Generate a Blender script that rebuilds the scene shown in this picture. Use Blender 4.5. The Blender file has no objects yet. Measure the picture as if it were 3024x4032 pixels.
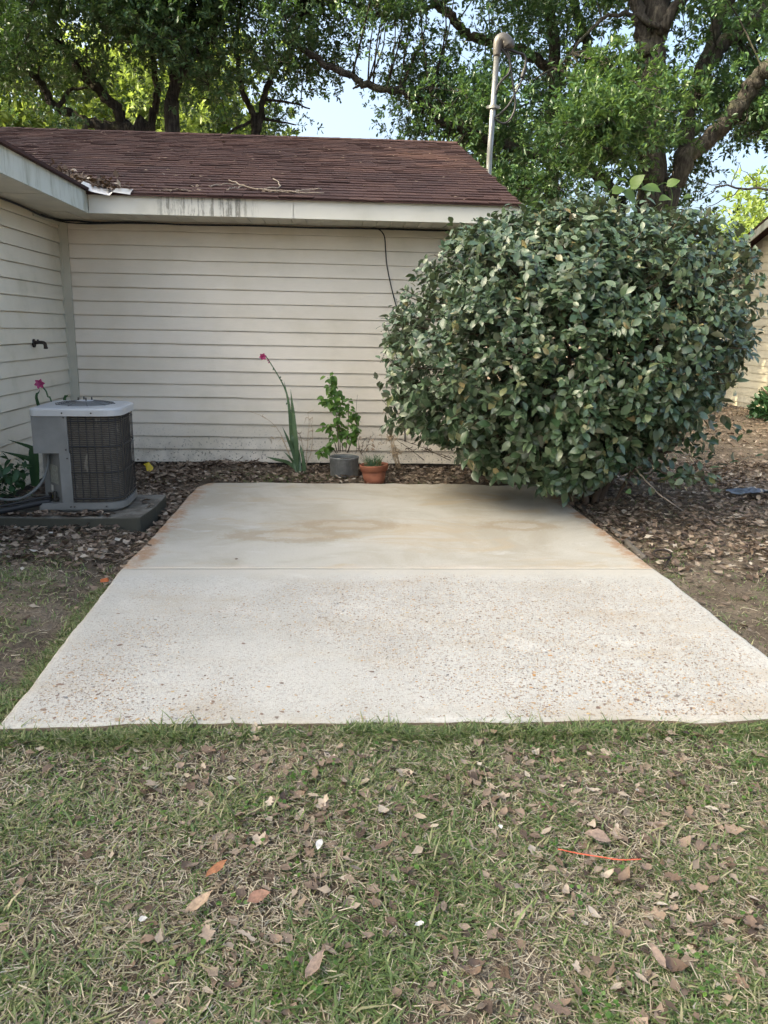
import bpy, math, random
import numpy as np
from mathutils import Vector, Matrix

rng = np.random.default_rng(11)
random.seed(11)
scene = bpy.context.scene
col = scene.collection
R = math.radians

# ------------------------------------------------------------------ camera
CAM = np.array([2.6022806, -7.64751727, 1.33])
CR = np.array([0.99834189, -0.05472659, 0.01784589])
CU = np.array([-0.00474692, 0.23069696, 0.97301407])
CF = np.array([0.05736674, 0.97148542, -0.23005465])
cam_data = bpy.data.cameras.new('camera')
cam = bpy.data.objects.new('camera', cam_data)
col.objects.link(cam)
cam.matrix_world = Matrix(((CR[0], CU[0], -CF[0], CAM[0]), (CR[1], CU[1], -CF[1], CAM[1]),
                           (CR[2], CU[2], -CF[2], CAM[2]), (0, 0, 0, 1)))
cam_data.sensor_fit = 'VERTICAL'
cam_data.sensor_height = 36.0
cam_data.lens = 36.0 * 3028 / 4032
cam_data.clip_start = 0.05
cam_data.clip_end = 600
scene.camera = cam

# ------------------------------------------------------------------ sky, sun, exposure
SUN_EL, SUN_FROM = R(33), np.array([-1.0, -0.22])      # where the sun stands, seen from the patio
SUN_FROM = SUN_FROM / np.linalg.norm(SUN_FROM)
world = bpy.data.worlds.new('World')
scene.world = world
world.use_nodes = True
wn = world.node_tree
bg = wn.nodes['Background']
sky = wn.nodes.new('ShaderNodeTexSky')
sky.sky_type = 'NISHITA'
sky.sun_disc = False
sky.sun_elevation = SUN_EL
sky.sun_rotation = math.atan2(SUN_FROM[0], SUN_FROM[1])
sky.air_density = 0.6
sky.dust_density = 8.5
sky.ozone_density = 2.0
wn.links.new(sky.outputs[0], bg.inputs[0])
bg.inputs[1].default_value = 0.15
sun_data = bpy.data.lights.new('sun', 'SUN')
sun_data.energy = 2.2
sun_data.angle = R(0.6)
sun_data.color = (1.0, 0.86, 0.68)
sun = bpy.data.objects.new('sun', sun_data)
col.objects.link(sun)
sv = Vector((SUN_FROM[0] * math.cos(SUN_EL), SUN_FROM[1] * math.cos(SUN_EL), math.sin(SUN_EL)))
sun.rotation_euler = sv.to_track_quat('Z', 'Y').to_euler()
sun.location = sv * 60
vs = scene.view_settings
vs.view_transform = 'Standard'
vs.look = 'None'
vs.gamma = 1.0
vs.exposure = 2.48
vs.use_curve_mapping = False
try:
    vs.use_white_balance = True
    vs.white_balance_temperature = 7400
    vs.white_balance_tint = 0
except Exception:
    pass
scene.cycles.max_bounces = 4
scene.cycles.glossy_bounces = 1
scene.cycles.transmission_bounces = 2
scene.cycles.use_light_tree = False
scene.cycles.transparent_max_bounces = 6
scene.cycles.diffuse_bounces = 2
scene.cycles.adaptive_threshold = 0.03
scene.cycles.use_denoising = True

# ------------------------------------------------------------------ helpers
def px(x, y, Y=None, Zp=None, Xp=None):
    """World point where the line of sight through photo point (x, y) (1659 wide) meets a plane."""
    s = 3024 / 1659
    d = (x * s - 1512) / 3028 * CR - (y * s - 2016) / 3028 * CU + CF
    if Y is not None: t = (Y - CAM[1]) / d[1]
    elif Zp is not None: t = (Zp - CAM[2]) / d[2]
    else: t = (Xp - CAM[0]) / d[0]
    return CAM + d * t

def to_px(P):
    d = np.asarray(P) - CAM
    z = d @ CF
    k = 3028 / z * 1659 / 3024
    return 829.5 + (d @ CR) * k, 1106 - (d @ CU) * k

def mesh(name, V, F, mats=None, smooth=False, midx=None, rnd=None):
    V = np.asarray(V, dtype=np.float32).reshape(-1, 3)
    me = bpy.data.meshes.new(name)
    if isinstance(F, np.ndarray):
        m, k = F.shape
        me.vertices.add(len(V)); me.vertices.foreach_set('co', V.ravel())
        me.loops.add(m * k); me.loops.foreach_set('vertex_index', F.astype(np.int32).ravel())
        me.polygons.add(m); me.polygons.foreach_set('loop_start', np.arange(0, m * k, k, dtype=np.int32))
        try: me.polygons.foreach_set('loop_total', np.full(m, k, dtype=np.int32))
        except Exception: pass
    else:
        me.from_pydata(V.tolist(), [], [tuple(f) for f in F])
    if mats is not None:
        for m_ in (mats if isinstance(mats, (list, tuple)) else [mats]): me.materials.append(m_)
    if midx is not None:
        me.polygons.foreach_set('material_index', np.asarray(midx, dtype=np.int32))
    if smooth:
        me.polygons.foreach_set('use_smooth', np.ones(len(me.polygons), dtype=bool))
    if rnd is not None:
        a = me.attributes.new('rnd', 'FLOAT', 'POINT')
        a.data.foreach_set('value', np.asarray(rnd, dtype=np.float32))
    me.update(calc_edges=True)
    return me

def ob(name, me, parent=None, loc=(0, 0, 0), rot=None, scale=None, label=None, cat=None, group=None, kind=None):
    o = bpy.data.objects.new(name, me)
    col.objects.link(o)
    o.location = loc
    if rot is not None: o.rotation_euler = rot
    if scale is not None: o.scale = scale
    if parent is not None: o.parent = parent
    if label: o['label'] = label
    if cat: o['category'] = cat
    if group: o['group'] = group
    if kind: o['kind'] = kind
    return o

def thing(name, label, cat, loc=(0, 0, 0), rz=0, group=None, kind=None):
    return ob(name, None, None, loc, (0, 0, rz), None, label, cat, group, kind)

class MB:
    def __init__(s): s.v = []; s.f = []; s.m = []; s.n = 0
    def add(s, V, F, m=0):
        V = np.asarray(V, dtype=float).reshape(-1, 3)
        s.v.append(V)
        for f in F: s.f.append(tuple(int(i) + s.n for i in f)); s.m.append(m)
        s.n += len(V); return s
    def box(s, x0, x1, y0, y1, z0, z1, m=0):
        V = [(x, y, z) for z in (z0, z1) for y in (y0, y1) for x in (x0, x1)]
        return s.add(V, [(0, 2, 3, 1), (4, 5, 7, 6), (0, 1, 5, 4), (2, 6, 7, 3), (0, 4, 6, 2), (1, 3, 7, 5)], m)
    def tube(s, pts, rad, n=8, cap=True, m=0):
        V, F = tube(pts, rad, n, cap); return s.add(V, F, m)
    def lathe(s, prof, c=(0, 0, 0), n=28, m=0, cap0=False, cap1=False):
        a = np.linspace(0, 2 * np.pi, n, endpoint=False)
        V = [(c[0] + r * math.cos(t), c[1] + r * math.sin(t), c[2] + z) for r, z in prof for t in a]
        F = [(i * n + j, i * n + (j + 1) % n, (i + 1) * n + (j + 1) % n, (i + 1) * n + j) for i in range(len(prof) - 1) for j in range(n)]
        if cap0: F.append(tuple(range(n))[::-1])
        if cap1: F.append(tuple(range((len(prof) - 1) * n, len(prof) * n)))
        return s.add(V, F, m)
    def prism(s, outline, z0, z1, m=0, cap=True):
        n = len(outline)
        V = [(x, y, z0) for x, y in outline] + [(x, y, z1) for x, y in outline]
        F = [(i, (i + 1) % n, n + (i + 1) % n, n + i) for i in range(n)]
        if cap: F += [tuple(range(n))[::-1], tuple(range(n, 2 * n))]
        return s.add(V, F, m)
    def me(s, name, mats, smooth=False):
        return mesh(name, np.concatenate(s.v), s.f, mats, smooth, s.m)

def tube(pts, rad, n=8, cap=True):
    P = np.asarray(pts, dtype=float)
    k = len(P)
    r = np.full(k, rad, dtype=float) if np.isscalar(rad) else np.asarray(rad, dtype=float)
    T = np.gradient(P, axis=0)
    T /= np.linalg.norm(T, axis=1)[:, None] + 1e-12
    up = np.array([0, 0, 1.0]) if abs(T[0][2]) < 0.9 else np.array([1.0, 0, 0])
    V = []
    a = np.linspace(0, 2 * np.pi, n, endpoint=False)
    for i in range(k):
        s_ = np.cross(T[i], up); s_ /= np.linalg.norm(s_) + 1e-12
        up = np.cross(s_, T[i])
        V.append(P[i] + r[i] * (np.cos(a)[:, None] * s_ + np.sin(a)[:, None] * up))
    V = np.concatenate(V)
    F = [(i * n + j, i * n + (j + 1) % n, (i + 1) * n + (j + 1) % n, (i + 1) * n + j) for i in range(k - 1) for j in range(n)]
    if cap: F += [tuple(range(n))[::-1], tuple(range((k - 1) * n, k * n))]
    return V, F

def smooth_path(pts, per=6, jitter=0.0):
    """Catmull-Rom through the points."""
    P = np.asarray(pts, dtype=float)
    Q = np.concatenate([[2 * P[0] - P[1]], P, [2 * P[-1] - P[-2]]])
    out = []
    for i in range(1, len(Q) - 2):
        for t in np.linspace(0, 1, per, endpoint=False):
            p0, p1, p2, p3 = Q[i - 1], Q[i], Q[i + 1], Q[i + 2]
            out.append(0.5 * ((2 * p1) + (-p0 + p2) * t + (2 * p0 - 5 * p1 + 4 * p2 - p3) * t ** 2 + (-p0 + 3 * p1 - 3 * p2 + p3) * t ** 3))
    out.append(P[-1])
    out = np.array(out)
    if jitter: out[1:-1] += rng.normal(0, jitter, out[1:-1].shape)
    return out

def unit(v):
    v = np.asarray(v, dtype=float)
    return v / (np.linalg.norm(v, axis=-1, keepdims=True) + 1e-12)

def frames(d, nrm):
    """Rotation matrices whose Y is d and Z close to nrm."""
    d = unit(d); x = unit(np.cross(d, nrm)); z = np.cross(x, d)
    return np.stack([x, d, z], axis=-1)

def scatter(tv, tf, pos, rot, scl, rnd=None):
    tv = np.asarray(tv, dtype=float); tf = np.asarray(tf, dtype=np.int64)
    N, k = len(pos), len(tv)
    scl = np.asarray(scl, dtype=float)
    if scl.ndim == 1: scl = np.repeat(scl[:, None], 3, 1)
    loc = tv[None] * scl[:, None, :]
    V = np.einsum('nij,nkj->nki', rot, loc) + np.asarray(pos)[:, None, :]
    F = tf[None] + (np.arange(N) * k)[:, None, None]
    if rnd is None: rnd = rng.random(N)
    return V.reshape(-1, 3), F.reshape(-1, tf.shape[1]), np.repeat(rnd, k)

def joined(parts):
    """Join several scatter() results of the same face size."""
    V, F, r, n = [], [], [], 0
    for v, f, q in parts:
        V.append(v); F.append(f + n); r.append(q); n += len(v)
    return np.concatenate(V), np.concatenate(F), np.concatenate(r)

def vnoise(x, y, sc, seed=0):
    x = np.asarray(x, dtype=float) * sc; y = np.asarray(y, dtype=float) * sc
    xi, yi = np.floor(x).astype(np.int64), np.floor(y).astype(np.int64)
    fx, fy = x - xi, y - yi
    fx = fx * fx * (3 - 2 * fx); fy = fy * fy * (3 - 2 * fy)
    def h(a, b):
        n = (a * 374761393 + b * 668265263 + seed * 1442695041) & 0x7fffffff
        n = ((n ^ (n >> 13)) * 1274126177) & 0x7fffffff
        return ((n ^ (n >> 16)) & 0xffff) / 65535.0
    return (h(xi, yi) * (1 - fx) + h(xi + 1, yi) * fx) * (1 - fy) + (h(xi, yi + 1) * (1 - fx) + h(xi + 1, yi + 1) * fx) * fy

def randdir(n):
    return unit(rng.normal(size=(n, 3)))

# ------------------------------------------------------------------ materials
class Mat:
    def __init__(s, name, color=(.5, .5, .5), rough=.6, spec=.5, metal=0.0):
        s.mat = bpy.data.materials.new(name); s.mat.use_nodes = True
        s.nt = s.mat.node_tree; s.b = s.nt.nodes['Principled BSDF']; s.out = s.nt.nodes['Material Output']
        s.b.inputs['Base Color'].default_value = (*color, 1); s.b.inputs['Roughness'].default_value = rough
        s.b.inputs['Specular IOR Level'].default_value = spec; s.b.inputs['Metallic'].default_value = metal
    def n(s, t, **kw):
        nd = s.nt.nodes.new(t)
        for k, v in kw.items(): setattr(nd, k, v)
        return nd
    def l(s, a, b): s.nt.links.new(a, b)
    def coord(s, kind='Object', scale=None, rot=None):
        tc = s.n('ShaderNodeTexCoord')
        o = s.n('ShaderNodeNewGeometry').outputs['Position'] if kind == 'World' else tc.outputs[kind]
        if scale is not None:
            mp = s.n('ShaderNodeMapping'); mp.inputs['Scale'].default_value = scale
            if rot is not None: mp.inputs['Rotation'].default_value = rot
            s.l(o, mp.inputs[0]); o = mp.outputs[0]
        return o
    def pos(s, scale=(1, 1, 1)):
        o = s.n('ShaderNodeNewGeometry').outputs['Position']
        mp = s.n('ShaderNodeMapping'); mp.inputs['Scale'].default_value = scale
        s.l(o, mp.inputs[0]); return mp.outputs[0]
    def noise(s, vec, scale, detail=4, rough=.55, dist=0.0):
        nd = s.n('ShaderNodeTexNoise'); nd.inputs['Scale'].default_value = scale
        nd.inputs['Detail'].default_value = detail; nd.inputs['Roughness'].default_value = rough
        nd.inputs['Distortion'].default_value = dist
        s.l(vec, nd.inputs['Vector']); return nd.outputs[0]
    def voro(s, vec, scale, out='Distance', rand=1.0):
        nd = s.n('ShaderNodeTexVoronoi'); nd.inputs['Scale'].default_value = scale
        nd.inputs['Randomness'].default_value = rand
        s.l(vec, nd.inputs['Vector']); return nd.outputs[out]
    def ramp(s, fac, stops):
        nd = s.n('ShaderNodeValToRGB'); e = nd.color_ramp.elements
        while len(e) < len(stops): e.new(0.5)
        for i, (p_, c) in enumerate(stops):
            e[i].position = p_; e[i].color = (*c, 1) if len(c) == 3 else c
        s.l(fac, nd.inputs[0]); return nd.outputs[0]
    def gray(s, fac, a, b, lo=0.0, hi=1.0):
        nd = s.n('ShaderNodeMapRange'); nd.interpolation_type = 'SMOOTHSTEP'
        for i, v in enumerate((a, b, lo, hi)): nd.inputs[i + 1].default_value = v
        s.l(fac, nd.inputs[0]); return nd.outputs[0]
    def math(s, op, a, b=None):
        nd = s.n('ShaderNodeMath', operation=op)
        for i, v in enumerate((a, b)):
            if v is None: continue
            if isinstance(v, (int, float)): nd.inputs[i].default_value = v
            else: s.l(v, nd.inputs[i])
        return nd.outputs[0]
    def mix(s, fac, a, b, mode='MIX'):
        nd = s.n('ShaderNodeMix', data_type='RGBA', blend_type=mode)
        for i, v in ((0, fac), (6, a), (7, b)):
            if isinstance(v, (int, float)): nd.inputs[i].default_value = v
            elif isinstance(v, tuple): nd.inputs[i].default_value = (*v, 1) if len(v) == 3 else v
            else: s.l(v, nd.inputs[i])
        return nd.outputs[2]
    def sep(s, vec):
        nd = s.n('ShaderNodeSeparateXYZ'); s.l(vec, nd.inputs[0]); return nd.outputs
    def bump(s, h, strength=.3, dist=.01):
        nd = s.n('ShaderNodeBump'); nd.inputs['Strength'].default_value = strength; nd.inputs['Distance'].default_value = dist
        s.l(h, nd.inputs['Height']); s.l(nd.outputs[0], s.b.inputs['Normal']); return nd
    def attr(s, name='rnd'):
        nd = s.n('ShaderNodeAttribute', attribute_name=name); return nd.outputs['Fac']
    def orand(s): return s.n('ShaderNodeObjectInfo').outputs['Random']
    def rnd(s): return s.math('FRACT', s.math('ADD', s.attr(), s.orand()))
    def color(s, c): s.l(c, s.b.inputs['Base Color']); return s
    def rough(s, c): s.l(c, s.b.inputs['Roughness']); return s
    def translucent(s, c, fac=.35):
        t = s.n('ShaderNodeBsdfTranslucent'); m = s.n('ShaderNodeMixShader'); m.inputs[0].default_value = fac
        if isinstance(c, tuple): t.inputs[0].default_value = (*c, 1)
        else: s.l(c, t.inputs[0])
        s.l(s.b.outputs[0], m.inputs[1]); s.l(t.outputs[0], m.inputs[2]); s.l(m.outputs[0], s.out.inputs[0]); return s

def flat(name, c, rough=.6, spec=.4, metal=0.0, var=.15, sc=18):
    m = Mat(name, c, rough, spec, metal)
    n = m.noise(m.coord('World'), sc, 5)
    lo = tuple(max(0, x * (1 - var)) for x in c); hi = tuple(min(1, x * (1 + var)) for x in c)
    m.color(m.ramp(n, [(.3, lo), (.7, hi)])); return m.mat

def siding_material(name, base, mildew=.25, splash=True):
    m = Mat(name, base, .42, .4)
    P = m.coord('World')
    big = m.noise(P, 1.3, 5, .6)
    c = m.mix(m.gray(big, .35, .75), base, tuple(x * f for x, f in zip(base, (.88, .87, .83))))
    grain = m.noise(m.pos((2, 2, 60)), 6, 3)
    c = m.mix(m.gray(grain, .4, .7, 0, .10), c, (.35, .33, .28))
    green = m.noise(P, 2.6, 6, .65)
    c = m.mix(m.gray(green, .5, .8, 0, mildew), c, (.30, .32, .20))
    c = m.mix(m.gray(m.orand(), 0, 1, 0, .08), c, (.42, .38, .30))
    if splash:
        z = m.sep(P)[2]
        sp = m.noise(P, 55, 2, .5)
        low = m.gray(z, .02, .55, 1, 0)
        mask = m.math('MULTIPLY', m.gray(sp, .60, .67), m.math('POWER', low, 1.6))
        c = m.mix(m.math('MULTIPLY', mask, .8), c, (.07, .055, .04))
        haze_ = m.math('MULTIPLY', m.gray(m.noise(P, 9, 5), .35, .7), m.math('POWER', low, 2.2))
        c = m.mix(m.math('MULTIPLY', haze_, .4), c, (.24, .21, .175))
    m.color(c)
    m.bump(m.noise(m.pos((3, 3, 25)), 8, 3), .06, .01)
    return m.mat

M = {}
M['siding'] = siding_material('siding_vinyl', (.83, .755, .655), .09)
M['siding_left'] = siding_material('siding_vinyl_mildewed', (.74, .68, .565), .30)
M['siding_far'] = siding_material('siding_neighbour', (.62, .57, .45), .3)
M['trim'] = flat('corner_trim_vinyl', (.52, .50, .42), .45, var=.08, sc=5)
M['soffit'] = flat('soffit_vinyl', (.60, .56, .47), .5, var=.1, sc=4)
M['dark'] = flat('dark_void', (.015, .014, .013), .9)
M['foundation'] = flat('foundation_dark', (.06, .052, .045), .9)

def fascia_material(name, x0, x1):
    m = Mat(name, (.62, .61, .57), .38, .4)
    P = m.coord('World'); s = m.sep(P)
    c = m.mix(m.gray(m.noise(P, 2, 5), .4, .75), (.66, .64, .58), (.54, .52, .45))
    st = m.noise(m.pos((14, 14, 1.1)), 1.6, 7, .68)
    fine = m.noise(m.pos((60, 60, 16)), 1.5, 5, .7)
    st = m.math('ADD', m.math('MULTIPLY', st, .7), m.math('MULTIPLY', fine, .3))
    win = m.math('MULTIPLY', m.gray(s[0], x0, x0 + .12), m.gray(s[0], x1 - .25, x1, 1, 0))
    mask = m.math('MULTIPLY', m.gray(st, .46, .58), win)
    c = m.mix(m.math('MULTIPLY', mask, .75), c, (.13, .12, .095))
    m.color(c); return m.mat
M['fascia'] = fascia_material('fascia_aluminium_streaked', .98, 1.95)
def fascia_wing():
    m = Mat('fascia_mildewed', (.55, .57, .50), .4, .4)
    P = m.coord('World')
    c = m.mix(m.gray(m.noise(m.pos((6, 6, 1.2)), 2, 6, .65), .42, .75), (.60, .62, .56), (.30, .31, .23))
    m.color(c); return m.mat
M['fascia_wing'] = fascia_wing()

def shingle():
    m = Mat('asphalt_shingle', (.08, .045, .045), .92, .2)
    P = m.coord('World')
    r = m.rnd()
    c = m.ramp(r, [(0, (.044, .025, .024)), (.45, (.058, .031, .029)), (.8, (.068, .037, .033)), (1, (.080, .046, .041))])
    c = m.mix(m.gray(m.noise(P, 1.1, 5), .4, .75, 0, .55), c, (.045, .030, .033))
    c = m.mix(m.gray(m.noise(P, .7, 4, .5, .4), .55, .75, 0, .35), c, (.15, .075, .055))
    c = m.mix(m.gray(m.noise(P, 260, 2), .55, .75, 0, .5), c, (.16, .11, .10))
    c = m.mix(m.gray(m.noise(P, 6, 5, .7), .66, .74, 0, .5), c, (.20, .17, .14))
    m.color(c); m.bump(m.noise(P, 300, 2), .5, .004); return m.mat
M['shingle'] = shingle()

def concrete(name, tan, exposed):
    m = Mat(name, (.5, .48, .44), .82, .25)
    P = m.coord('World'); s = m.sep(P)
    if exposed:
        near = m.gray(m.math('ADD', s[1], m.math('MULTIPLY', m.noise(P, 4, 4), .3)), -3.62, -3.22, 1, 0)
        c = m.mix(m.gray(m.noise(P, 2.0, 5), .35, .7), (.475, .46, .425), (.415, .40, .365))
        agg = m.n('ShaderNodeTexVoronoi'); agg.inputs['Scale'].default_value = 120; m.l(P, agg.inputs['Vector'])
        tone = m.sep(agg.outputs['Color'])[0]
        c2 = m.ramp(tone, [(0, (.29, .26, .225)), (.25, (.42, .40, .37)), (.55, (.50, .48, .45)), (.85, (.58, .565, .53)), (1, (.34, .29, .24))])
        blotch = m.gray(m.noise(P, 1.7, 4), .35, .65, .25, .6)
        c = m.mix(m.math('MULTIPLY', m.gray(agg.outputs['Distance'], .25, .5, 1, 0), blotch), c, c2)
        c = m.mix(m.math('MULTIPLY', m.gray(m.noise(P, 85, 4, .7), .52, .64, 0, .6), near), c, (.30, .25, .215))
        c = m.mix(m.gray(m.noise(m.pos((1, 2.5, 1)), 1.3, 4), .48, .70, 0, .6), c, (.40, .35, .285))
        c = m.mix(m.gray(m.noise(P, 3.1, 6, .7, .5), .56, .70, 0, .5), c, (.57, .55, .51))
    else:
        c = m.mix(m.gray(m.noise(P, 1.5, 6, .6, .6), .38, .66), (.47, .445, .395), (.385, .35, .29))
        c = m.mix(m.gray(m.noise(m.pos((1, 2.2, 1)), 1.1, 6, .62, .9), .52, .70, 0, .75), c, (.43, .35, .25))
        c = m.mix(m.gray(m.noise(m.pos((1.4, 3, 1)), 2.4, 6, .66, .6), .55, .72, 0, .7), c, (.51, .495, .465))
        # two puddle stains with drying rims
        for cx, cy, rx, ry in ((2.28, -2.72, .36, .13), (2.66, -2.42, .30, .12), (3.86, -2.42, .24, .12)):
            mp = m.n('ShaderNodeMapping'); mp.vector_type = 'POINT'
            mp.inputs['Location'].default_value = (-cx / rx, -cy / ry, 0); mp.inputs['Scale'].default_value = (1 / rx, 1 / ry, 0)
            m.l(P, mp.inputs[0])
            d = m.n('ShaderNodeVectorMath', operation='LENGTH'); m.l(mp.outputs[0], d.inputs[0])
            dist = m.math('ADD', d.outputs['Value'], m.math('ADD', m.math('MULTIPLY', m.math('SUBTRACT', m.noise(P, 7, 6, .75), .5), 1.9), m.math('MULTIPLY', m.math('SUBTRACT', m.noise(P, 60, 3, .7), .5), .9)))
            rim = m.math('MULTIPLY', m.gray(dist, .45, .85), m.gray(dist, .9, 1.5, 1, 0))
            c = m.mix(m.math('MULTIPLY', rim, .65), c, (.33, .26, .175))
            c = m.mix(m.math('MULTIPLY', m.gray(dist, .2, .8, 1, 0), .35), c, (.44, .37, .30))
        # rusty clay margins left and right
        wob = m.math('MULTIPLY', m.math('SUBTRACT', m.noise(P, 11, 6, .75), .5), .30)
        xl = m.math('ADD', s[0], wob)
        left = m.gray(xl, 1.42, 1.53, 1, 0); right = m.gray(xl, 4.31, 4.42, 0, 1)
        rust = m.math('MULTIPLY', m.math('ADD', left, right), m.gray(m.noise(P, 5, 5, .7), .33, .60))
        c = m.mix(m.math('MULTIPLY', rust, .85), c, (.33, .175, .085))
        pale = m.gray(m.noise(P, 26, 4, .7), .56, .66)
        c = m.mix(m.math('MULTIPLY', m.math('MULTIPLY', m.math('ADD', left, right), pale), .7), c, (.54, .48, .42))
        # cream laitance line by the joint
        yw = m.math('ADD', s[1], m.math('MULTIPLY', m.math('SUBTRACT', m.noise(P, 5, 5, .7), .5), .22))
        c = m.mix(m.math('MULTIPLY', m.math('MULTIPLY', m.gray(yw, -3.44, -3.34, 1, 0), m.gray(m.noise(P, 2.3, 4), .35, .65)), .6), c, (.55, .48, .41))
        c = m.mix(m.gray(m.noise(P, 120, 4, .75), .55, .68, 0, .5), c, (.27, .23, .18))
    if exposed:
        jn = m.math('ADD', s[1], m.math('MULTIPLY', m.math('SUBTRACT', m.noise(P, 7, 5, .7), .5), .25))
        c = m.mix(m.gray(jn, -3.62, -3.46, 0, .75), c, (.47, .435, .38))
    up_ = m.sep(m.n('ShaderNodeNewGeometry').outputs['True Normal'])[2]
    c = m.mix(m.gray(up_, .35, .8, .85, 0), c, (.17, .115, .075))
    m.color(c)
    m.bump(m.noise(P, 130, 4, .7), .45, .005); return m.mat
M['concrete_rear'] = concrete('concrete_weathered', True, False)
M['concrete_front'] = concrete('concrete_exposed_aggregate', False, True)
def pad_mat():
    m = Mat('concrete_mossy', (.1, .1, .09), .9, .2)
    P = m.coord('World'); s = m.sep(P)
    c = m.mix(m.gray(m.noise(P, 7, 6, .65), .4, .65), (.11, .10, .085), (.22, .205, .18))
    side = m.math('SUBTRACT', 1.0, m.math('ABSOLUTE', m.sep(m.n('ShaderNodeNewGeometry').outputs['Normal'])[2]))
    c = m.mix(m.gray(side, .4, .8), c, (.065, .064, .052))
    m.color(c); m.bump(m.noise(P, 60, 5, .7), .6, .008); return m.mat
M['pad'] = pad_mat()

def pebble_mat():
    m = Mat('pebble', (.3, .2, .15), .5, .4)
    r = m.rnd()
    m.color(m.ramp(r, [(0, (.17, .125, .105)), (.22, (.25, .165, .125)), (.40, (.32, .24, .18)), (.55, (.38, .305, .225)),
                       (.68, (.46, .25, .10)), (.80, (.50, .37, .20)), (.9, (.16, .155, .16)), (1, (.62, .60, .56))]))
    return m.mat
M['pebble'] = pebble_mat()

def soil():
    m = Mat('soil', (.08, .06, .045), .95, .1)
    P = m.coord('World')
    c = m.mix(m.gray(m.noise(P, 3, 6), .35, .7), (.125, .098, .074), (.24, .195, .15))
    c = m.mix(m.gray(m.noise(P, 60, 4, .7), .45, .65, 0, .7), c, (.06, .048, .038))
    c = m.mix(m.gray(m.noise(P, 35, 5, .7), .60, .70, 0, .6), c, (.22, .17, .12))
    m.color(c); m.bump(m.noise(P, 45, 6, .75), .9, .02); return m.mat
M['soil'] = soil()

def leafmat(name, stops, back=None, trans=(.12, .2, .03), tf=.3, rough=.45, spec=.4, veins=False):
    m = Mat(name, stops[0][1], rough, spec)
    c = m.ramp(m.rnd(), stops)
    P = m.coord('World')
    c = m.mix(m.gray(m.noise(P, 25, 3), .4, .7, 0, .25), c, tuple(x * .55 for x in stops[0][1]))
    if back is not None:
        bf = m.n('ShaderNodeNewGeometry').outputs['Backfacing']
        c = m.mix(bf, c, back)
    m.color(c)
    if tf > 0: m.translucent(trans, tf)
    return m.mat
M['leaf_oak'] = leafmat('oak_leaf', [(0, (.030, .070, .036)), (.4, (.046, .102, .048)), (.75, (.070, .138, .058)), (1, (.105, .175, .068))], None, (.12, .23, .05), .28, .38, .5)
M['leaf_light'] = leafmat('light_oak_leaf', [(0, (.026, .062, .028)), (.4, (.042, .092, .034)), (.75, (.060, .118, .040)), (1, (.095, .150, .046))], None, (.13, .23, .05), .28, .42)
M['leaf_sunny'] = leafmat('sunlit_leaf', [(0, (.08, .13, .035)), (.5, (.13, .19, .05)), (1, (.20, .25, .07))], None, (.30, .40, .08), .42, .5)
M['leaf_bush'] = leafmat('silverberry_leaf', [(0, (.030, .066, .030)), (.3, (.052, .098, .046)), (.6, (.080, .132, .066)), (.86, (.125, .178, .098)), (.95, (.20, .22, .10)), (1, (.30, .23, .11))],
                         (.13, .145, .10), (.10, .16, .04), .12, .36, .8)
M['leaf_vine'] = leafmat('vine_leaf', [(0, (.07, .13, .03)), (1, (.11, .18, .045))], None, (.18, .28, .05), .3)
M['leaf_pot'] = leafmat('shrub_leaf', [(0, (.05, .12, .025)), (.6, (.085, .18, .035)), (1, (.13, .23, .05))], None, (.2, .35, .05), .3, .4)
M['blade'] = leafmat('sword_leaf', [(0, (.065, .125, .075)), (1, (.11, .18, .09))], None, (.15, .22, .06), .2, .4)
M['blade_dark'] = leafmat('dark_leaf', [(0, (.02, .06, .028)), (1, (.04, .10, .035))], None, (.06, .14, .03), .2, .4)
M['grass'] = leafmat('grass_blade', [(0, (.095, .150, .052)), (.4, (.155, .225, .082)), (.74, (.225, .285, .118)), (.88, (.33, .32, .17)), (1, (.46, .41, .27))], None, (.20, .28, .06), .3, .45)
M['thatch'] = leafmat('dead_straw', [(0, (.24, .19, .135)), (.5, (.40, .34, .25)), (1, (.58, .52, .41))], None, (.3, .25, .15), .15, .7, .2)
M['litter'] = leafmat('dry_leaf', [(0, (.062, .043, .033)), (.3, (.122, .085, .063)), (.6, (.190, .138, .104)), (.85, (.29, .225, .17)), (.96, (.40, .33, .26)), (1, (.50, .45, .38))], None, (.2, .12, .06), .1, .6, .3)
M['litter_fg'] = leafmat('dry_leaf_foreground', [(0, (.12, .08, .058)), (.3, (.21, .145, .105)), (.7, (.33, .245, .185)), (1, (.50, .42, .34))], None, (.2, .12, .06), .08, .55, .35)
def bark():
    m = Mat('bark', (.1, .08, .065), .9, .15)
    P = m.coord('World'); Q = m.pos((9, 9, 1.6))
    c = m.mix(m.gray(m.noise(Q, 2.2, 6, .7), .38, .66), (.030, .027, .025), (.085, .078, .070))
    c = m.mix(m.gray(m.noise(P, 2.2, 5), .5, .72, 0, .55), c, (.085, .095, .055))
    m.color(c); m.bump(m.noise(Q, 3.2, 6, .7), .9, .05); return m.mat
M['bark'] = bark()
M['twig'] = flat('twig', (.085, .062, .045), .85)
M['twig_pale'] = flat('dead_twig_bark', (.30, .25, .20), .85)
M['straw'] = flat('straw', (.50, .39, .27), .8)
M['ac_gray'] = flat('ac_painted_steel', (.19, .192, .188), .5, .4, .0, .2, 5)
M['head'] = flat('cast_aluminium', (.10, .095, .092), .5, .4, .3, .2, 8)
M['ac_top'] = flat('ac_top_steel', (.46, .475, .49), .32, .5, .1, .06, 3)
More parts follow.
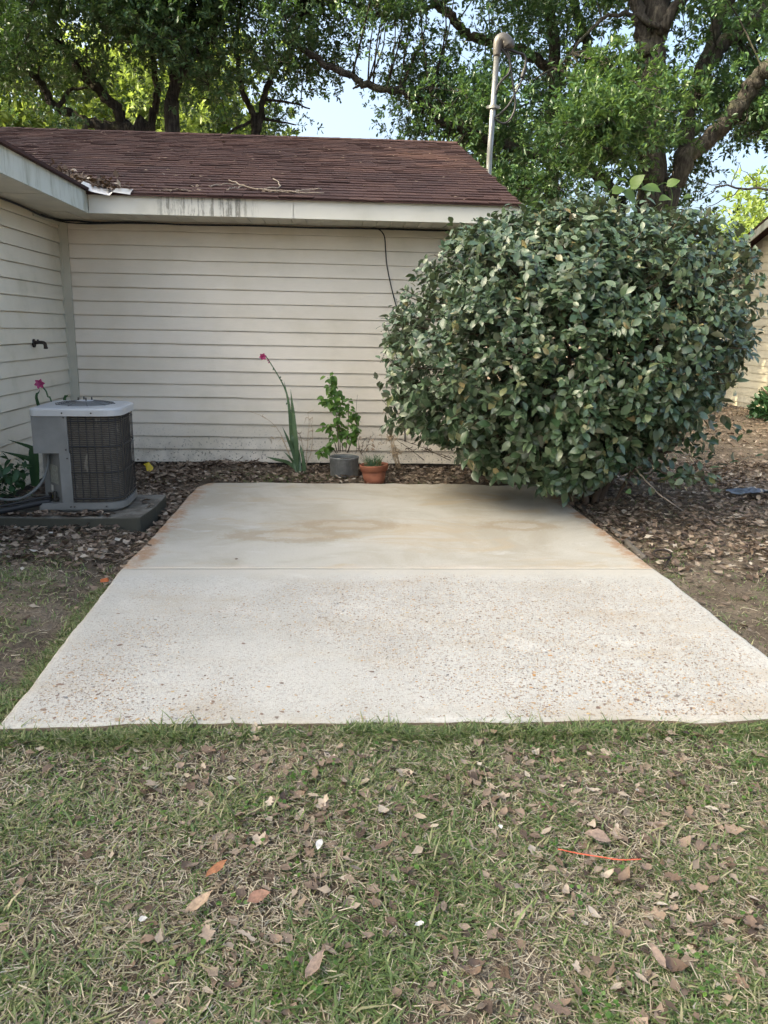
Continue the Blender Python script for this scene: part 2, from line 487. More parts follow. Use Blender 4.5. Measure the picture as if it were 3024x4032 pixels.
def coil():
    m = Mat('condenser_coil', (.06, .055, .05), .7, .3)
    P = m.coord('World'); z = m.sep(P)[2]
    w = m.math('SINE', m.math('MULTIPLY', z, 2 * math.pi / .013))
    c = m.mix(m.gray(w, -.6, .6), (.045, .041, .036), (.125, .112, .095))
    c = m.mix(m.gray(m.noise(m.pos((1, 1, .35)), 9, 5, .65), .45, .68, 0, .7), c, (.055, .045, .033))
    c = m.mix(m.gray(m.noise(m.pos((1, 1, .3)), 16, 4, .6), .62, .72, 0, .7), c, (.26, .24, .20))
    m.color(c); m.bump(w, .6, .004); return m.mat
M['coil'] = coil()
M['wire'] = flat('guard_wire', (.025, .026, .03), .5)
M['black'] = flat('black_rubber', (.018, .019, .022), .5)
M['conduit'] = flat('conduit_grey', (.14, .15, .15), .5)
M['screw'] = flat('screw', (.06, .055, .05), .5, metal=.5)
M['sticker'] = flat('sticker', (.33, .33, .29), .6, var=.25, sc=60)
M['sticker_white'] = flat('sticker_white', (.6, .6, .56), .6)
M['sticker_yellow'] = flat('sticker_yellow', (.42, .33, .06), .6)
def galv():
    m = Mat('galvanised', (.35, .37, .38), .5, .5, .55)
    P = m.coord('World')
    c = m.mix(m.gray(m.noise(P, 9, 5, .7), .35, .7), (.20, .215, .22), (.34, .355, .36))
    c = m.mix(m.gray(m.noise(m.pos((1, 1, .4)), 14, 5), .55, .75, 0, .5), c, (.45, .45, .42))
    m.color(c); return m.mat
M['galv'] = galv()
def pipe():
    m = Mat('galvanised_pipe', (.45, .46, .45), .38, .5, .75)
    P = m.coord('World')
    m.color(m.mix(m.gray(m.noise(m.pos((4, 4, 1)), 5, 5), .4, .7), (.27, .275, .27), (.18, .18, .165))); return m.mat
M['pipe'] = pipe()
M['terracotta'] = flat('terracotta', (.25, .095, .058), .75, .3, 0, .25, 12)
M['iron'] = flat('rusty_iron', (.045, .034, .028), .7, .4, .3)
M['clay_pipe'] = flat('weathered_pipe', (.13, .115, .10), .8)
M['pink'] = leafmat('petal_pink', [(0, (.36, .03, .13)), (1, (.52, .09, .24))], None, (.7, .1, .3), .3, .5)
M['orange'] = flat('trimmer_line', (.62, .13, .075), .4)
M['blue'] = flat('blue_plastic', (.10, .125, .165), .35, .5, 0, .4, 25)
M['yellow'] = flat('yellow_plastic', (.62, .45, .03), .4)
M['brick'] = flat('brick_chip', (.45, .13, .05), .85)
M['white'] = flat('white_scrap', (.52, .51, .48), .6, var=.3, sc=50)
M['flash'] = flat('flashing_metal', (.50, .49, .48), .3, .5, .4, .2, 6)

# ------------------------------------------------------------------ ground
SL = 0.045
def slabz(y): return np.where(np.asarray(y) > -3.45, 0.0, SL * (np.asarray(y) + 3.45))
def ground(x, y):
    x = np.asarray(x, dtype=float); y = np.asarray(y, dtype=float)
    b = np.where(y > -3.45, 0.0, SL * (np.maximum(y, -8.5) + 3.45)) - .030
    b = b + .020 * (vnoise(x, y, 1.1, 3) - .5) + .022 * (vnoise(x, y, 4.5, 5) - .5)
    bed = np.clip((y + 1.0) / .25, 0, 1) * np.clip((4.2 - x) / .3, 0, 1) * np.clip((x - .2) / .5, 0, 1)
    b = b + bed * .022
    b = b + .07 * np.exp(-((x - 1.55) ** 2 / .09 + (y + .25) ** 2 / .03))
    b = b - .045 * np.exp(-((x - 1.26) / .11) ** 2) * np.clip((-.9 - y) / .3, 0, 1) * np.clip((y + 5.0) / .4, 0, 1)
    b = b - .018 * np.exp(-((x - 4.58) / .12) ** 2) * np.clip((-.9 - y) / .3, 0, 1) * np.clip((y + 5.0) / .4, 0, 1)
    inside = (x > 1.44) & (x < 4.40) & (y > -5.0) & (y < -1.0)
    return np.where(inside, b - .06, b)

def axis(fine0, fine1, step, far):
    a = [fine0]
    while a[-1] < fine1: a.append(a[-1] + step)
    s_ = step
    while a[-1] < far: s_ *= 1.28; a.append(a[-1] + s_)
    s_ = step; lo = [fine0]
    while lo[-1] > -far: s_ *= 1.28; lo.append(lo[-1] - s_)
    return np.array(lo[:0:-1] + a)
gx, gy = axis(-.6, 7.6, .045, 260), axis(-6.9, 2.0, .045, 260)
GX, GY = np.meshgrid(gx, gy)
GV = np.stack([GX, GY, ground(GX, GY)], -1).reshape(-1, 3)
nx, ny = len(gx), len(gy)
ii = np.arange(nx * ny).reshape(ny, nx)
GF = np.stack([ii[:-1, :-1], ii[:-1, 1:], ii[1:, 1:], ii[1:, :-1]], -1).reshape(-1, 4)
ob('ground', mesh('ground', GV, GF, M['soil'], True), label='bare brown soil of the yard', kind='structure')

# ------------------------------------------------------------------ patio slab
patio = ob('patio', None, label='pale concrete patio slab', kind='structure')
def edge_l(y): return 1.385 + .003 * np.sin(y * 2.1) + .012 * (vnoise(y, y * 0 + 3, 4, 1) - .5) + .005 * (vnoise(y, y * 0 + 7, 31, 2) - .5) + np.where(y > -1.12, (y + 1.12) * .4, 0)
def edge_r(y): return 4.445 + np.where(y < -3.45, (-3.45 - y) * .06, 0) + .014 * (vnoise(y, y * 0 + 13, 5, 4) - .5) + .005 * (vnoise(y, y * 0 + 17, 31, 6) - .5)
def slab_panel(y0, y1, mat, name, rows, wob0=.0, wob1=.0, outer=0):
    t = np.linspace(0, 1, rows)
    cols = np.concatenate([[0, .003, .008], np.linspace(.02, .98, 40), [.992, .997, 1.0]])
    drop = np.zeros(len(cols)); drop[[0, -1]] = .006; drop[[1, -2]] = .001
    V = []
    for k, a in enumerate(t):
        ym = y0 + (y1 - y0) * a
        xl, xr = float(edge_l(np.array([ym]))[0]), float(edge_r(np.array([ym]))[0])
        xs = xl + (xr - xl) * cols
        ys = np.full_like(xs, ym)
        w = wob0 * (1 - a) ** 8 + wob1 * a ** 8
        ys = ys + w * ((vnoise(xs, xs * 0 + 1, 3, 8) - .5) + .5 * (vnoise(xs, xs * 0 + 1, 14, 9) - .5))
        z = slabz(ys) + .006 * (vnoise(xs, ys, 1.3, 21) - .5) + .0025 * (vnoise(xs, ys, 9, 22) - .5) - drop
        if k == outer % rows: z = z - .005
        V.append(np.stack([xs, ys, z], -1))
    V = np.concatenate(V); nc = len(cols)
    i = np.arange(rows * nc).reshape(rows, nc)
    F = [tuple(q) for q in np.stack([i[:-1, :-1], i[:-1, 1:], i[1:, 1:], i[1:, :-1]], -1).reshape(-1, 4)]
    ring = list(i[0, :]) + list(i[1:, -1]) + list(i[-1, -2::-1]) + list(i[-2:0:-1, 0])
    nb = len(V); low = V[ring].copy(); low[:, 2] -= .11
    V = np.concatenate([V, low]); n = len(ring)
    F += [(ring[(k + 1) % n], ring[k], nb + k, nb + (k + 1) % n) for k in range(n)]
    me_ = mesh(name, V, F, mat, False)
    me_.polygons.foreach_set('use_smooth', np.arange(len(me_.polygons)) < (rows - 1) * (nc - 1))
    return ob(name, me_, patio)
slab_panel(-3.44, -.925, M['concrete_rear'], 'concrete_panel', 90, 0, .09, -1)['label'] = 'smooth weathered rear half of the patio with rusty margins'
slab_panel(-5.075, -3.44, M['concrete_front'], 'concrete_panel', 70, .035, 0)['label'] = 'pebbly exposed aggregate front half of the patio'

# pebbles: flattened stones set into the front panel
def pebble_template(n=7, seed=0):
    r_ = np.random.default_rng(seed); a = np.linspace(0, 2 * np.pi, n, endpoint=False)
    rr = r_.uniform(.75, 1.1, n)
    V = [(0, 0, .16)] + [(math.cos(t) * q, .68 * math.sin(t) * q, 0) for t, q in zip(a, rr)]
    return np.array(V), np.array([(0, 1 + i, 1 + (i + 1) % n) for i in range(n)])
def rotz_frames(a, tilt=0.0):
    n = len(a); c, s_ = np.cos(a), np.sin(a); Z = np.zeros(n); O = np.ones(n)
    return np.stack([np.stack([c, -s_, Z], -1), np.stack([s_, c, Z], -1), np.stack([Z, Z, O], -1)], 1)
def slab_top(x, y): return slabz(y) + .006 * (vnoise(x, y, 1.3, 21) - .5) + .0025 * (vnoise(x, y, 9, 22) - .5)
parts = []
for sd in range(4):
    N = 9000
    x = rng.uniform(1.43, 4.5, N); y = -5.05 + 1.55 * rng.random(N) ** 1.25
    keep = (vnoise(x, y, 1.3, 31) * .65 + vnoise(x, y, 4.2, 32) * .35 - .35 * np.clip((y + 3.75) / .3, 0, 1) + rng.normal(0, .09, N) > .38 + .10 * np.abs(x - 2.9) / 1.5) & (x > edge_l(y) + .03) & (x < edge_r(y) - .03)
    x, y = x[keep], y[keep]
    s_ = np.clip(rng.lognormal(math.log(.0031), .38, len(x)), .0015, .0085)
    parts.append(scatter(*pebble_template(7, sd), np.stack([x, y, slab_top(x, y) + .0006], -1), rotz_frames(rng.uniform(0, 7, len(x))), np.stack([s_, s_, s_ * .35], -1)))
V, F, r_ = joined(parts)
ob('pebbles', mesh('pebbles', V, F, M['pebble'], True, rnd=r_), patio, kind='stuff')
peb = [mesh('pebble', *pebble_template(8, 40 + k), M['pebble'], True) for k in range(6)]
for k in range(300):
    while True:
        y = -5.04 + 1.0 * random.random() ** 1.5; x = random.uniform(1.46, 4.46)
        if vnoise(x, y, 1.6, 31) + random.gauss(0, .15) > .42: break
    s_ = min(.0145, max(.0065, random.lognormvariate(math.log(.0082), .28)))
    ob('pebble', peb[k % 6], patio, (x, y, float(slab_top(np.array(x), np.array(y))) + .0008), (0, 0, random.uniform(0, 6.3)), (s_, s_, s_ * .3))

# ------------------------------------------------------------------ house
house = thing('house', 'cream sided house with brown shingle roof and an L-shaped corner', 'house')
EXPO, ZK0 = 0.127, 2.0588
SOF, EAVE = 2.266, -.528
WX = .445                                # fascia face of the left wing
def siding(parent, to_world, length, mat, rows, seams, expo, proud=.017, seg=4):
    """Lapped boards along a wall; to_world(u, out, z) gives the point u along, out from the wall."""
    for k, (zb, zt) in enumerate(rows):
        cuts = [0.0] + sorted(seams[k % len(seams)]) + [length]
        for j in range(len(cuts) - 1):
            ex = .0016 * (j % 2)
            u0, u1 = cuts[j] - (.02 if j % 2 and j else 0), cuts[j + 1]
            us = np.linspace(u0, u1, seg + 1)
            wob = .0022 * rng.normal(size=seg + 1); wz = .0018 * rng.normal(size=seg + 1)
            if j % 2: wz = wz - .002
            prof = [(-.008, zt + .010), (-.008, zt - .0035), (.003, zt - .006), (proud, zb + .004), (proud - .001, zb), (-.008, zb + .001)]
            V = [to_world(u, o_ + ex + (wob[i] if q in (3, 4) else 0), z + (wz[i] if q >= 3 else 0)) for i, u in enumerate(us) for q, (o_, z) in enumerate(prof)]
            n = len(prof)
            F = [(i * n + q, i * n + q + 1, (i + 1) * n + q + 1, (i + 1) * n + q) for i in range(seg) for q in range(n - 1)]
            F += [tuple(range(n)), tuple(range(seg * n, seg * n + n))[::-1]]
            ob('siding_board', mesh('siding_board', V, F, mat), parent)
rows = [(ZK0 - EXPO * k, ZK0 - EXPO * k + EXPO) for k in range(0, 17)]
rows = [(ZK0 + EXPO, SOF - .012)] + rows
wall_main = ob('wall', MB().box(-8, 4.0, .012, 7.5, .03, SOF + .02).me('wall', M['siding']), house)
ob('foundation', MB().box(-7.98, 3.98, .012, 7.4, -.25, .045).me('foundation', M['foundation']), house)
seams = [[1.62], [1.62], [1.2], [1.55], [1.62, 3.2], [1.34], [1.0, 3.1], [1.5], [1.05], [1.52], [1.4], [1.3], [1.66], [2.2], [1.1], [1.45], [2.4], [1.9]]
siding(wall_main, lambda u, o_, z: (.09 + u, -o_ - .001, z), 3.92, M['siding'], rows, [[q - .09 for q in s_] for s_ in seams], EXPO)
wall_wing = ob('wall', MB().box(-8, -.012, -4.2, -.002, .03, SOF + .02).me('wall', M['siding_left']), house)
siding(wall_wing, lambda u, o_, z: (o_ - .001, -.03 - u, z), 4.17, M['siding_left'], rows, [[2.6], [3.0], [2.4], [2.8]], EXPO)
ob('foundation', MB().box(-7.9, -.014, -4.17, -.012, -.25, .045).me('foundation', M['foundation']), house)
# inside corner trim
mb = MB().box(.002, .088, -.024, -.006, .028, SOF - .006).box(.004, .026, -.034, -.024, .028, SOF - .006)
ob('corner_trim', mb.me('corner_trim', M['trim']), house)
mb = MB().box(3.96, 4.018, -.026, .06, .028, SOF - .006)
ob('corner_trim', mb.me('corner_trim', M['trim']), house)
mb = MB().box(.003, .022, -.62, -.034, SOF - .050, SOF - .008)
ob('frieze_strip', mb.me('frieze_strip', M['trim']), house)
# soffit panels with open grooves between them
so = ob('soffit', MB().box(-7.9, 4.19, EAVE + .01, -.003, SOF + .030, SOF + .05).me('soffit', M['dark']), house)
x = WX - .44
panel = None
while x < 4.17:
    x1 = min(x + .127, 4.185)
    m_ = MB().box(.0, x1 - x - .006, EAVE + .012, -.016, 0, .014).box(x1 - x - .006, x1 - x, EAVE + .012, -.016, .010, .014).me('soffit_panel', M['soffit'])
    ob('soffit_panel', m_, so, (x, 0, SOF + .002 + random.uniform(-.0015, .0015)))
    x = x1
so2 = ob('soffit', MB().box(-.0, WX - .012, -4.5, EAVE - .003, SOF + .030, SOF + .05).me('soffit', M['dark']), house)
y = EAVE + .004
sp = MB().box(.018, WX - .014, -.298, 0, 0, .012).me('soffit_panel', M['soffit'])
while y > -4.4:
    ob('soffit_panel', sp, so2, (0, y, SOF + .002 + random.uniform(-.001, .001))); y -= .302
# fascia boards
def fascia(x0, x1, lift=0.0):
    m_ = MB().box(x0, x1, EAVE, EAVE + .018, SOF - .004, SOF + .142 + lift).box(x0, x1, EAVE - .004, EAVE, SOF - .006, SOF + .006)
    ob('fascia_board', m_.me('fascia_board', M['fascia']), house)
fascia(WX + .004, 2.19); fascia(2.186, 4.19, .002)
m_ = MB().box(WX - .018, WX, -4.5, EAVE + .0, SOF - .006, SOF + .195).box(WX, WX + .004, -4.5, EAVE, SOF - .008, SOF + .004)
ob('fascia_board', m_.me('fascia_board', M['fascia_wing']), house)['label'] = 'mildewed fascia of the left wing'
# roof decks
PITCH = 1 / 3.
RY, EY = 3.76, EAVE - .035
ZE = SOF + .150                                     # top of the deck at the eave
def roofz(y): return ZE + (y - EY) * PITCH
RX0, RX1 = -8.0, 4.185
roof = ob('roof', MB().add([(RX0, EY, ZE), (RX1, EY, ZE), (RX1, RY, roofz(RY)), (RX0, RY, roofz(RY)), (RX1, RY * 2 - EY, ZE), (RX0, RY * 2 - EY, ZE),
        (RX0, EY, ZE - .012), (RX1, EY, ZE - .012)], [(0, 1, 2, 3), (3, 2, 4, 5), (6, 7, 1, 0)]).me('roof', M['shingle']), house)
wing_ridge = -3.8
wz = lambda x: ZE + .035 + (WX + .035 - x) * PITCH
m_ = MB().add([(WX + .035, -4.55, wz(WX + .035)), (WX + .035, EY, wz(WX + .035)), (wing_ridge, 3.6, wz(wing_ridge)), (wing_ridge, -4.55, wz(wing_ridge)),
               (-8.1, -4.55, wz(WX + .035)), (-8.1, EY, wz(WX + .035))], [(0, 1, 2, 3), (3, 2, 5, 4)])
m_.box(WX - .02, WX + .036, -4.55, EY - .02, wz(WX + .036) - .020, wz(WX + .036) + .002)
ob('roof', m_.me('roof', M['shingle']), house)
mb = MB().add([(-8, -4.21, SOF), (0.4, -4.21, SOF), (wing_ridge, -4.21, wz(wing_ridge) - .05)], [(0, 1, 2)])
ob('gable', mb.me('gable', M['siding_left']), house)
mb = MB().add([(4.0, 0, SOF), (4.0, 7.5, SOF), (4.0, RY, roofz(RY) - .05)], [(0, 1, 2)])
ob('gable', mb.me('gable', M['siding']), house)
th = math.atan(PITCH)
mb = MB()
n_ = np.array([0, -math.sin(th), math.cos(th)]); t_ = np.array([0, math.cos(th), math.sin(th)])
L = (RY - EY) / math.cos(th)
o0 = np.array([RX1, EY, ZE])
V = [o0 + a * t_ + b * n_ + np.array([c, 0, 0]) for a in (0, L) for b in (-.15, -.004) for c in (-.02, .0)]
mb.add(V, [(0, 1, 3, 2), (4, 6, 7, 5), (1, 5, 7, 3), (0, 2, 6, 4), (0, 4, 5, 1), (2, 3, 7, 6)])
ob('rake_board', mb.me('rake_board', M['fascia']), house)
# shingle tabs
COURSE = .142
def tab_mesh(seed):
    r_ = np.random.default_rng(seed)
    nxs = 4
    xs = np.linspace(-.150, .150, nxs)
    lift = .0032 + .003 * r_.random(nxs) + (.006 * r_.random() if seed % 3 == 0 else 0)
    V = []
    for i, x_ in enumerate(xs):
        V += [(x_, -.004 + .004 * r_.random(), lift[i] + .005), (x_, .09, .0055), (x_, .158, .0015), (x_, -.003, lift[i] - .004)]
    F = []
    for i in range(nxs - 1):
        a, b = i * 4, i * 4 + 4
        F += [(a, b, b + 1, a + 1), (a + 1, b + 1, b + 2, a + 2), (a + 3, b + 3, b, a)]
    F += [(0, 1, 2, 3), (12 + 3, 12 + 2, 12 + 1, 12)]
    return np.array(V), F
tabs = [tab_mesh(k) for k in range(9)]
tab_me = [mesh('shingle', V_, F_, M['shingle']) for V_, F_ in tabs]
slots = []
nc = int(L / COURSE)
for c in range(nc + 1):
    a = c * COURSE
    y_ = EY + a * math.cos(th)
    xv = max(-3.9, WX - (y_ - EAVE) - .05)
    x_ = RX1 - .148 - (.152 if c % 2 else 0) - .02 * math.sin(c * 1.7)
    if c % 2: slots.append((RX1 - .080, a, .5, c))
    while x_ > xv - .1:
        slots.append((x_, a, 1.0, c)); x_ -= .304
def rank(s_):
    P = o0 + s_[1] * t_; P = np.array([s_[0], P[1], P[2]])
    q = to_px(P)
    return (0 if -30 < q[0] < 1690 else 1, s_[1])
slots.sort(key=rank)
mrest = []
for k, (x_, a, w, c) in enumerate(slots):
    V_, F_ = tabs[(k * 7 + c) % 9]
    P = np.array([x_, 0, 0]) + np.array([0, EY, ZE]) + a * t_ + n_ * (.001 + .004 * random.random() ** 3)
    wob = random.uniform(-.006, .006)
    if k < 300:
        ob('shingle', tab_me[(k * 7 + c) % 9], roof, P + t_ * wob, (th, 0, random.uniform(-.012, .012)), (w * .995, 1, 1))
    else:
        q = V_ * np.array([w * .995, 1, 1])
        mrest.append((P + t_ * wob + q[:, :1] * np.array([1, 0, 0]) + q[:, 1:2] * t_ + q[:, 2:] * n_, F_))
VV, FF, rr, n = [], [], [], 0
for V_, F_ in mrest:
    VV.append(V_); FF += [tuple(i + n for i in f) for f in F_]; rr += [random.random()] * len(V_); n += len(V_)
ob('shingles', mesh('shingles', np.concatenate(VV), FF, M['shingle'], rnd=rr), roof, kind='stuff')
capm = MB()
capm.add([(-.16, -.15, -.050), (.0, -.15, -.050), (-.16, 0, .004), (0, 0, .004), (-.16, .15, -.050), (0, .15, -.050), (-.16, -.15, -.058), (-.16, 0, -.004), (-.16, .15, -.058)],
         [(0, 1, 3, 2), (2, 3, 5, 4), (6, 0, 2, 7), (7, 2, 4, 8)])
capme = capm.me('ridge_cap', M['shingle'])
x_ = RX1 - .01
while x_ > -4.0:
    ob('ridge_cap', capme, roof, (x_, RY, roofz(RY) + .014 + random.uniform(0, .006)), (random.uniform(-.03, .03), -.035, random.uniform(-.03, .03))); x_ -= .145
# bent flashing where the valley meets the eave
pts = [px(172, 399, Y=-.60), px(200, 410, Y=-.595), px(236, 418, Y=-.59), px(244, 414, Y=-.59), px(282, 416, Y=-.585)]
V = []
for i, P in enumerate(pts):
    V += [P, P + np.array([.0, .10, .045]), P + np.array([0, -.012, -.018 if i != 3 else -.004])]
F = [(3 * i, 3 * i + 3, 3 * i + 4, 3 * i + 1) for i in range(4)] + [(3 * i + 2, 3 * i + 5, 3 * i + 3, 3 * i) for i in range(4)]
fl = ob('flashing', mesh('flashing', V, F, M['flash']), house)
md = fl.modifiers.new('thick', 'SOLIDIFY'); md.thickness = .002
# cables under the eave
mb = MB()
pts = [(.03, -2.4, SOF - .012), (.03, -1.7, SOF - .020), (.03, -1.0, SOF - .012), (.032, -.45, SOF - .030), (.05, -.06, SOF - .010), (.16, -.035, SOF - .010), (.35, -.033, SOF - .022), (.7, -.032, SOF - .012), (1.2, -.032, SOF - .020),
       (1.8, -.032, SOF - .014), (2.3, -.032, SOF - .018), (2.9, -.032, SOF - .012), (3.4, -.032, SOF - .014), (3.95, -.032, SOF - .012)]
mb.tube(smooth_path(pts, 6), .0085, 6)
pts2 = [(.034, -.5, SOF - .024), (.06, -.05, SOF - .024), (.3, -.036, SOF - .034), (.6, -.036, SOF - .022), (.9, -.036, SOF - .018)]
mb.tube(smooth_path(pts2, 6), .006, 6)
ob('eave_cable', mb.me('eave_cable', M['black'], True), None, label='black cable sagging along the wall top under the soffit', cat='cable')
q = [(2.86, -.036, SOF - .014), (2.93, -.034, 2.258), (2.985, -.030, 2.225), (3.012, -.026, 2.17), (3.022, -.024, 2.06), (3.035, -.024, 1.94), (3.07, -.024, 1.78), (3.12, -.024, 1.60), (3.20, -.024, 1.35), (3.22, -.024, .9), (3.25, -.024, .25)]
ob('wall_cable', MB().tube(smooth_path(q, 6), .0055, 6).me('wall_cable', M['black'], True), None, label='thin black cable hanging down the siding behind the big shrub', cat='cable')

# faucet
fa = thing('outdoor_faucet', 'small dark outdoor faucet on the left wall', 'faucet', (.0, -.845, 1.17))
ob('flange', MB().tube([(.012, 0, 0), (.022, 0, 0), (.024, 0, 0)], [.036, .036, .022], 14).me('flange', M['iron'], True), fa)
ob('spout', MB().tube(smooth_path([(.02, 0, .004), (.075, -.004, .008), (.105, -.006, .0), (.112, -.006, -.03), (.112, -.006, -.045)], 5), [.015] * 16 + [.017] * 4 + [.018], 10).me('spout', M['iron'], True), fa)
ob('stem', MB().tube([(.05, 0, .0), (.05, 0, .022)], .008, 8).tube([(.05, -.014, .026), (.05, .014, .026)], .006, 6).me('stem', M['iron'], True), fa)

# ------------------------------------------------------------------ service mast
mast = thing('service_mast', 'galvanised electric service mast with curved weatherhead and looping wires', 'mast', (4.262, 1.62, 0))
H1 = 4.30
ob('pipe', MB().tube([(0, 0, -.05), (0.0, 0, 2.9), (.004, 0, 3.3), (.034, 0, H1)], .033, 16).me('pipe', M['pipe'], True), mast)
hd = MB().tube(smooth_path([(.034, 0, H1 - .03), (.036, 0, H1 + .06), (.055, 0, H1 + .125), (.105, -.0, H1 + .135), (.155, -.0, H1 + .085), (.168, 0, H1 + .05)], 5),
               np.interp(np.linspace(0, 1, 26), [0, .25, .5, .8, 1], [.039, .052, .068, .072, .055]), 16)
ob('weatherhead', hd.me('weatherhead', M['head'], True), mast)
ob('clamp', MB().lathe([(.040, -.016), (.052, -.016), (.052, .016), (.040, .016)], (.018, 0, 3.76), 18).box(-.05, -.024, -.014, .014, 3.745, 3.775).box(.062, .092, -.014, .014, 3.745, 3.775).me('clamp', M['ac_gray']), mast)
def wire(pts, r=.009, m='black', name='wire'):
    r *= 1.5
    ob(name, MB().tube(smooth_path(pts, 8), r, 7).me(name, M[m], True), mast)
Yw = 1.60
def mw(*pp): return [px(a, b, Y=Yw) - np.array([4.262, 1.62, 0]) for a, b in pp]
wire(mw((1088, 105), (1104, 108), (1118, 114), (1131, 118), (1136, 130), (1134, 146), (1130, 158)), .010)
wire(mw((1134, 148), (1131, 158), (1128, 168)), .017, 'black', 'splice')
wire(mw((1129, 168), (1122, 186), (1110, 208), (1098, 228), (1084, 242), (1070, 253), (1060, 256)), .007, 'black')
wire(mw((1083, 106), (1092, 115), (1100, 128), (1103, 145), (1098, 160), (1086, 172), (1077, 184), (1072, 198), (1070, 205)), .009)
wire(mw((1096, 110), (1101, 122), (1104, 150), (1107, 175), (1112, 205), (1113, 230), (1106, 252), (1095, 264), (1084, 266), (1072, 258), (1062, 250)), .008)
wire(mw((1131, 162), (1125, 178), (1116, 195), (1108, 215)), .005, 'conduit')

# ------------------------------------------------------------------ air conditioner
ac = thing('air_conditioner', 'weathered grey outdoor air conditioner with dark wire-guarded coil beside the left wall', 'air conditioner', (.79, -2.035, .075), R(3))
W2, D2, AH = .285, .275, .70
def rrect(w, d, rads, n=7):
    """rounded rectangle; rads for corners front-left, front-right, back-right, back-left"""
    out = []
    for (sx, sy, a0), r_ in zip(((-1, -1, 180), (1, -1, 270), (1, 1, 0), (-1, 1, 90)), rads):
        cx_, cy_ = sx * (w - r_), sy * (d - r_)
        for a in np.linspace(R(a0), R(a0 + 90), n): out.append((cx_ + r_ * math.cos(a), cy_ + r_ * math.sin(a)))
    return out
out_full = rrect(W2, D2, (.02, .13, .13, .05))
ob('base_pan', MB().prism(rrect(W2 + .006, D2 + .006, (.02, .135, .135, .05)), .0, .045).prism(rrect(W2 - .03, D2 - .03, (.02, .1, .1, .05)), -.02, .0).me('base_pan', M['ac_gray']), ac)
inner = rrect(W2 - .016, D2 - .016, (.02, .118, .118, .04))
ob('coil', MB().prism([p_ for p_ in [(-.058, -D2 + .012)] + inner[7:] + [(-.058, D2 - .016)] ], .045, AH - .045).me('coil', M['coil'], False), ac)
# guard wires
path = [(-.05, -D2)] + [tuple(p_) for p_ in rrect(W2 - .003, D2 - .003, (.02, .128, .128, .05), 9)[9:27]] + [(-.1, D2 - .003)]
PP = np.array(path); seg = np.linalg.norm(np.diff(PP, axis=0), axis=1); cum = np.concatenate([[0], np.cumsum(seg)])
wv = MB().tube([(0, 0, .05), (0, 0, AH - .05)], .0032, 5).me('guard_wire', M['wire'])
for d_ in np.arange(.015, cum[-1], .05):
    ob('guard_wire', wv, ac, (float(np.interp(d_, cum, PP[:, 0])), float(np.interp(d_, cum, PP[:, 1])), 0))
dd = np.linspace(.0, cum[-1], 60)
for z_ in (.075, .26, .44, .615):
    pl = np.stack([np.interp(dd, cum, PP[:, 0]) * 1.008, np.interp(dd, cum, PP[:, 1]) * 1.008, np.full(60, z_)], -1)
    ob('guard_wire', MB().tube(pl, .0034, 5).me('guard_wire', M['wire']), ac)
# upper electrical panel
m_ = MB().prism([(-W2 - .004, -D2 - .006), (-.058, -D2 - .006), (-.058, -D2 + .02), (-W2 + .06, -D2 + .02), (-W2 + .06, D2 - .06), (-W2 - .004, D2 - .06)], .395, AH - .045)
ob('service_panel', m_.me('service_panel', M['ac_gray']), ac)
# lower cut-away corner with its upright strip
m_ = MB().prism([(-.125, -D2 - .002), (-.052, -D2 - .002), (-.052, -D2 + .02), (-.12, -D2 + .02)], .045, .395)
ob('upright_strip', m_.me('upright_strip', M['ac_gray']), ac)
m_ = MB().prism([(-.126, -D2 + .001), (-.116, -D2 + .004), (-.238, -D2 + .165), (-W2 + .01, -D2 + .165), (-W2 + .01, D2 - .06), (-W2 - .001, D2 - .06), (-W2 - .001, -D2 + .158), (-.243, -D2 + .158)], .045, .396)
ob('recessed_panel', m_.me('recessed_panel', M['ac_gray']), ac)
def on_recess(u0, u1, z0, z1, mat, name):
    a, b = np.array([-.126, -D2 + .001]), np.array([-.243, -D2 + .158])
    nr = np.array([-(b - a)[1], (b - a)[0]]); nr = -nr / np.linalg.norm(nr) * -1
    nr = np.array([-.80, -.60]) * .0035
    p0, p1 = a + (b - a) * u0 + nr, a + (b - a) * u1 + nr
    ob(name, mesh(name, [(*p0, z0), (*p1, z0), (*p1, z1), (*p0, z1)], [(0, 1, 2, 3)], M[mat]), ac)
on_recess(.18, .92, .17, .30, 'sticker', 'sticker'); on_recess(.72, .95, .105, .15, 'sticker_white', 'sticker'); on_recess(.55, .98, .045, .075, 'sticker_yellow', 'sticker')
# top cover with fan opening
cov = rrect(W2 + .014, D2 + .014, (.035, .135, .135, .06), 9)
nC = len(cov); ang = [math.atan2(p_[1], p_[0]) for p_ in cov]; RF = .205
ring = [(RF * math.cos(a), RF * math.sin(a)) for a in ang]
inn = [((p_[0] * .93), (p_[1] * .93)) for p_ in cov]
V = [(*p_, AH - .05) for p_ in cov] + [(*p_, AH - .010) for p_ in cov] + [(p_[0] * .985, p_[1] * .985, AH) for p_ in cov] + [(*p_, AH + .006) for p_ in inn] + [(*p_, AH + .010) for p_ in ring] + [(p_[0] * .98, p_[1] * .98, AH - .035) for p_ in ring]
F = [(k * nC + i, k * nC + (i + 1) % nC, (k + 1) * nC + (i + 1) % nC, (k + 1) * nC + i) for k in range(5) for i in range(nC)]
top = ob('top_cover', mesh('top_cover', V, F, M['ac_top'], False), ac)
ob('fan_well', MB().prism(ring, AH - .16, AH - .15).me('fan_well', M['black']), ac)
gr = MB()
for rr_ in np.arange(.035, .20, .016):
    a = np.linspace(0, 2 * np.pi, 41); gr.tube(np.stack([rr_ * np.cos(a), rr_ * np.sin(a), np.full(41, AH + .012 + .02 * (1 - (rr_ / .2) ** 2))], -1), .0018, 4, False)
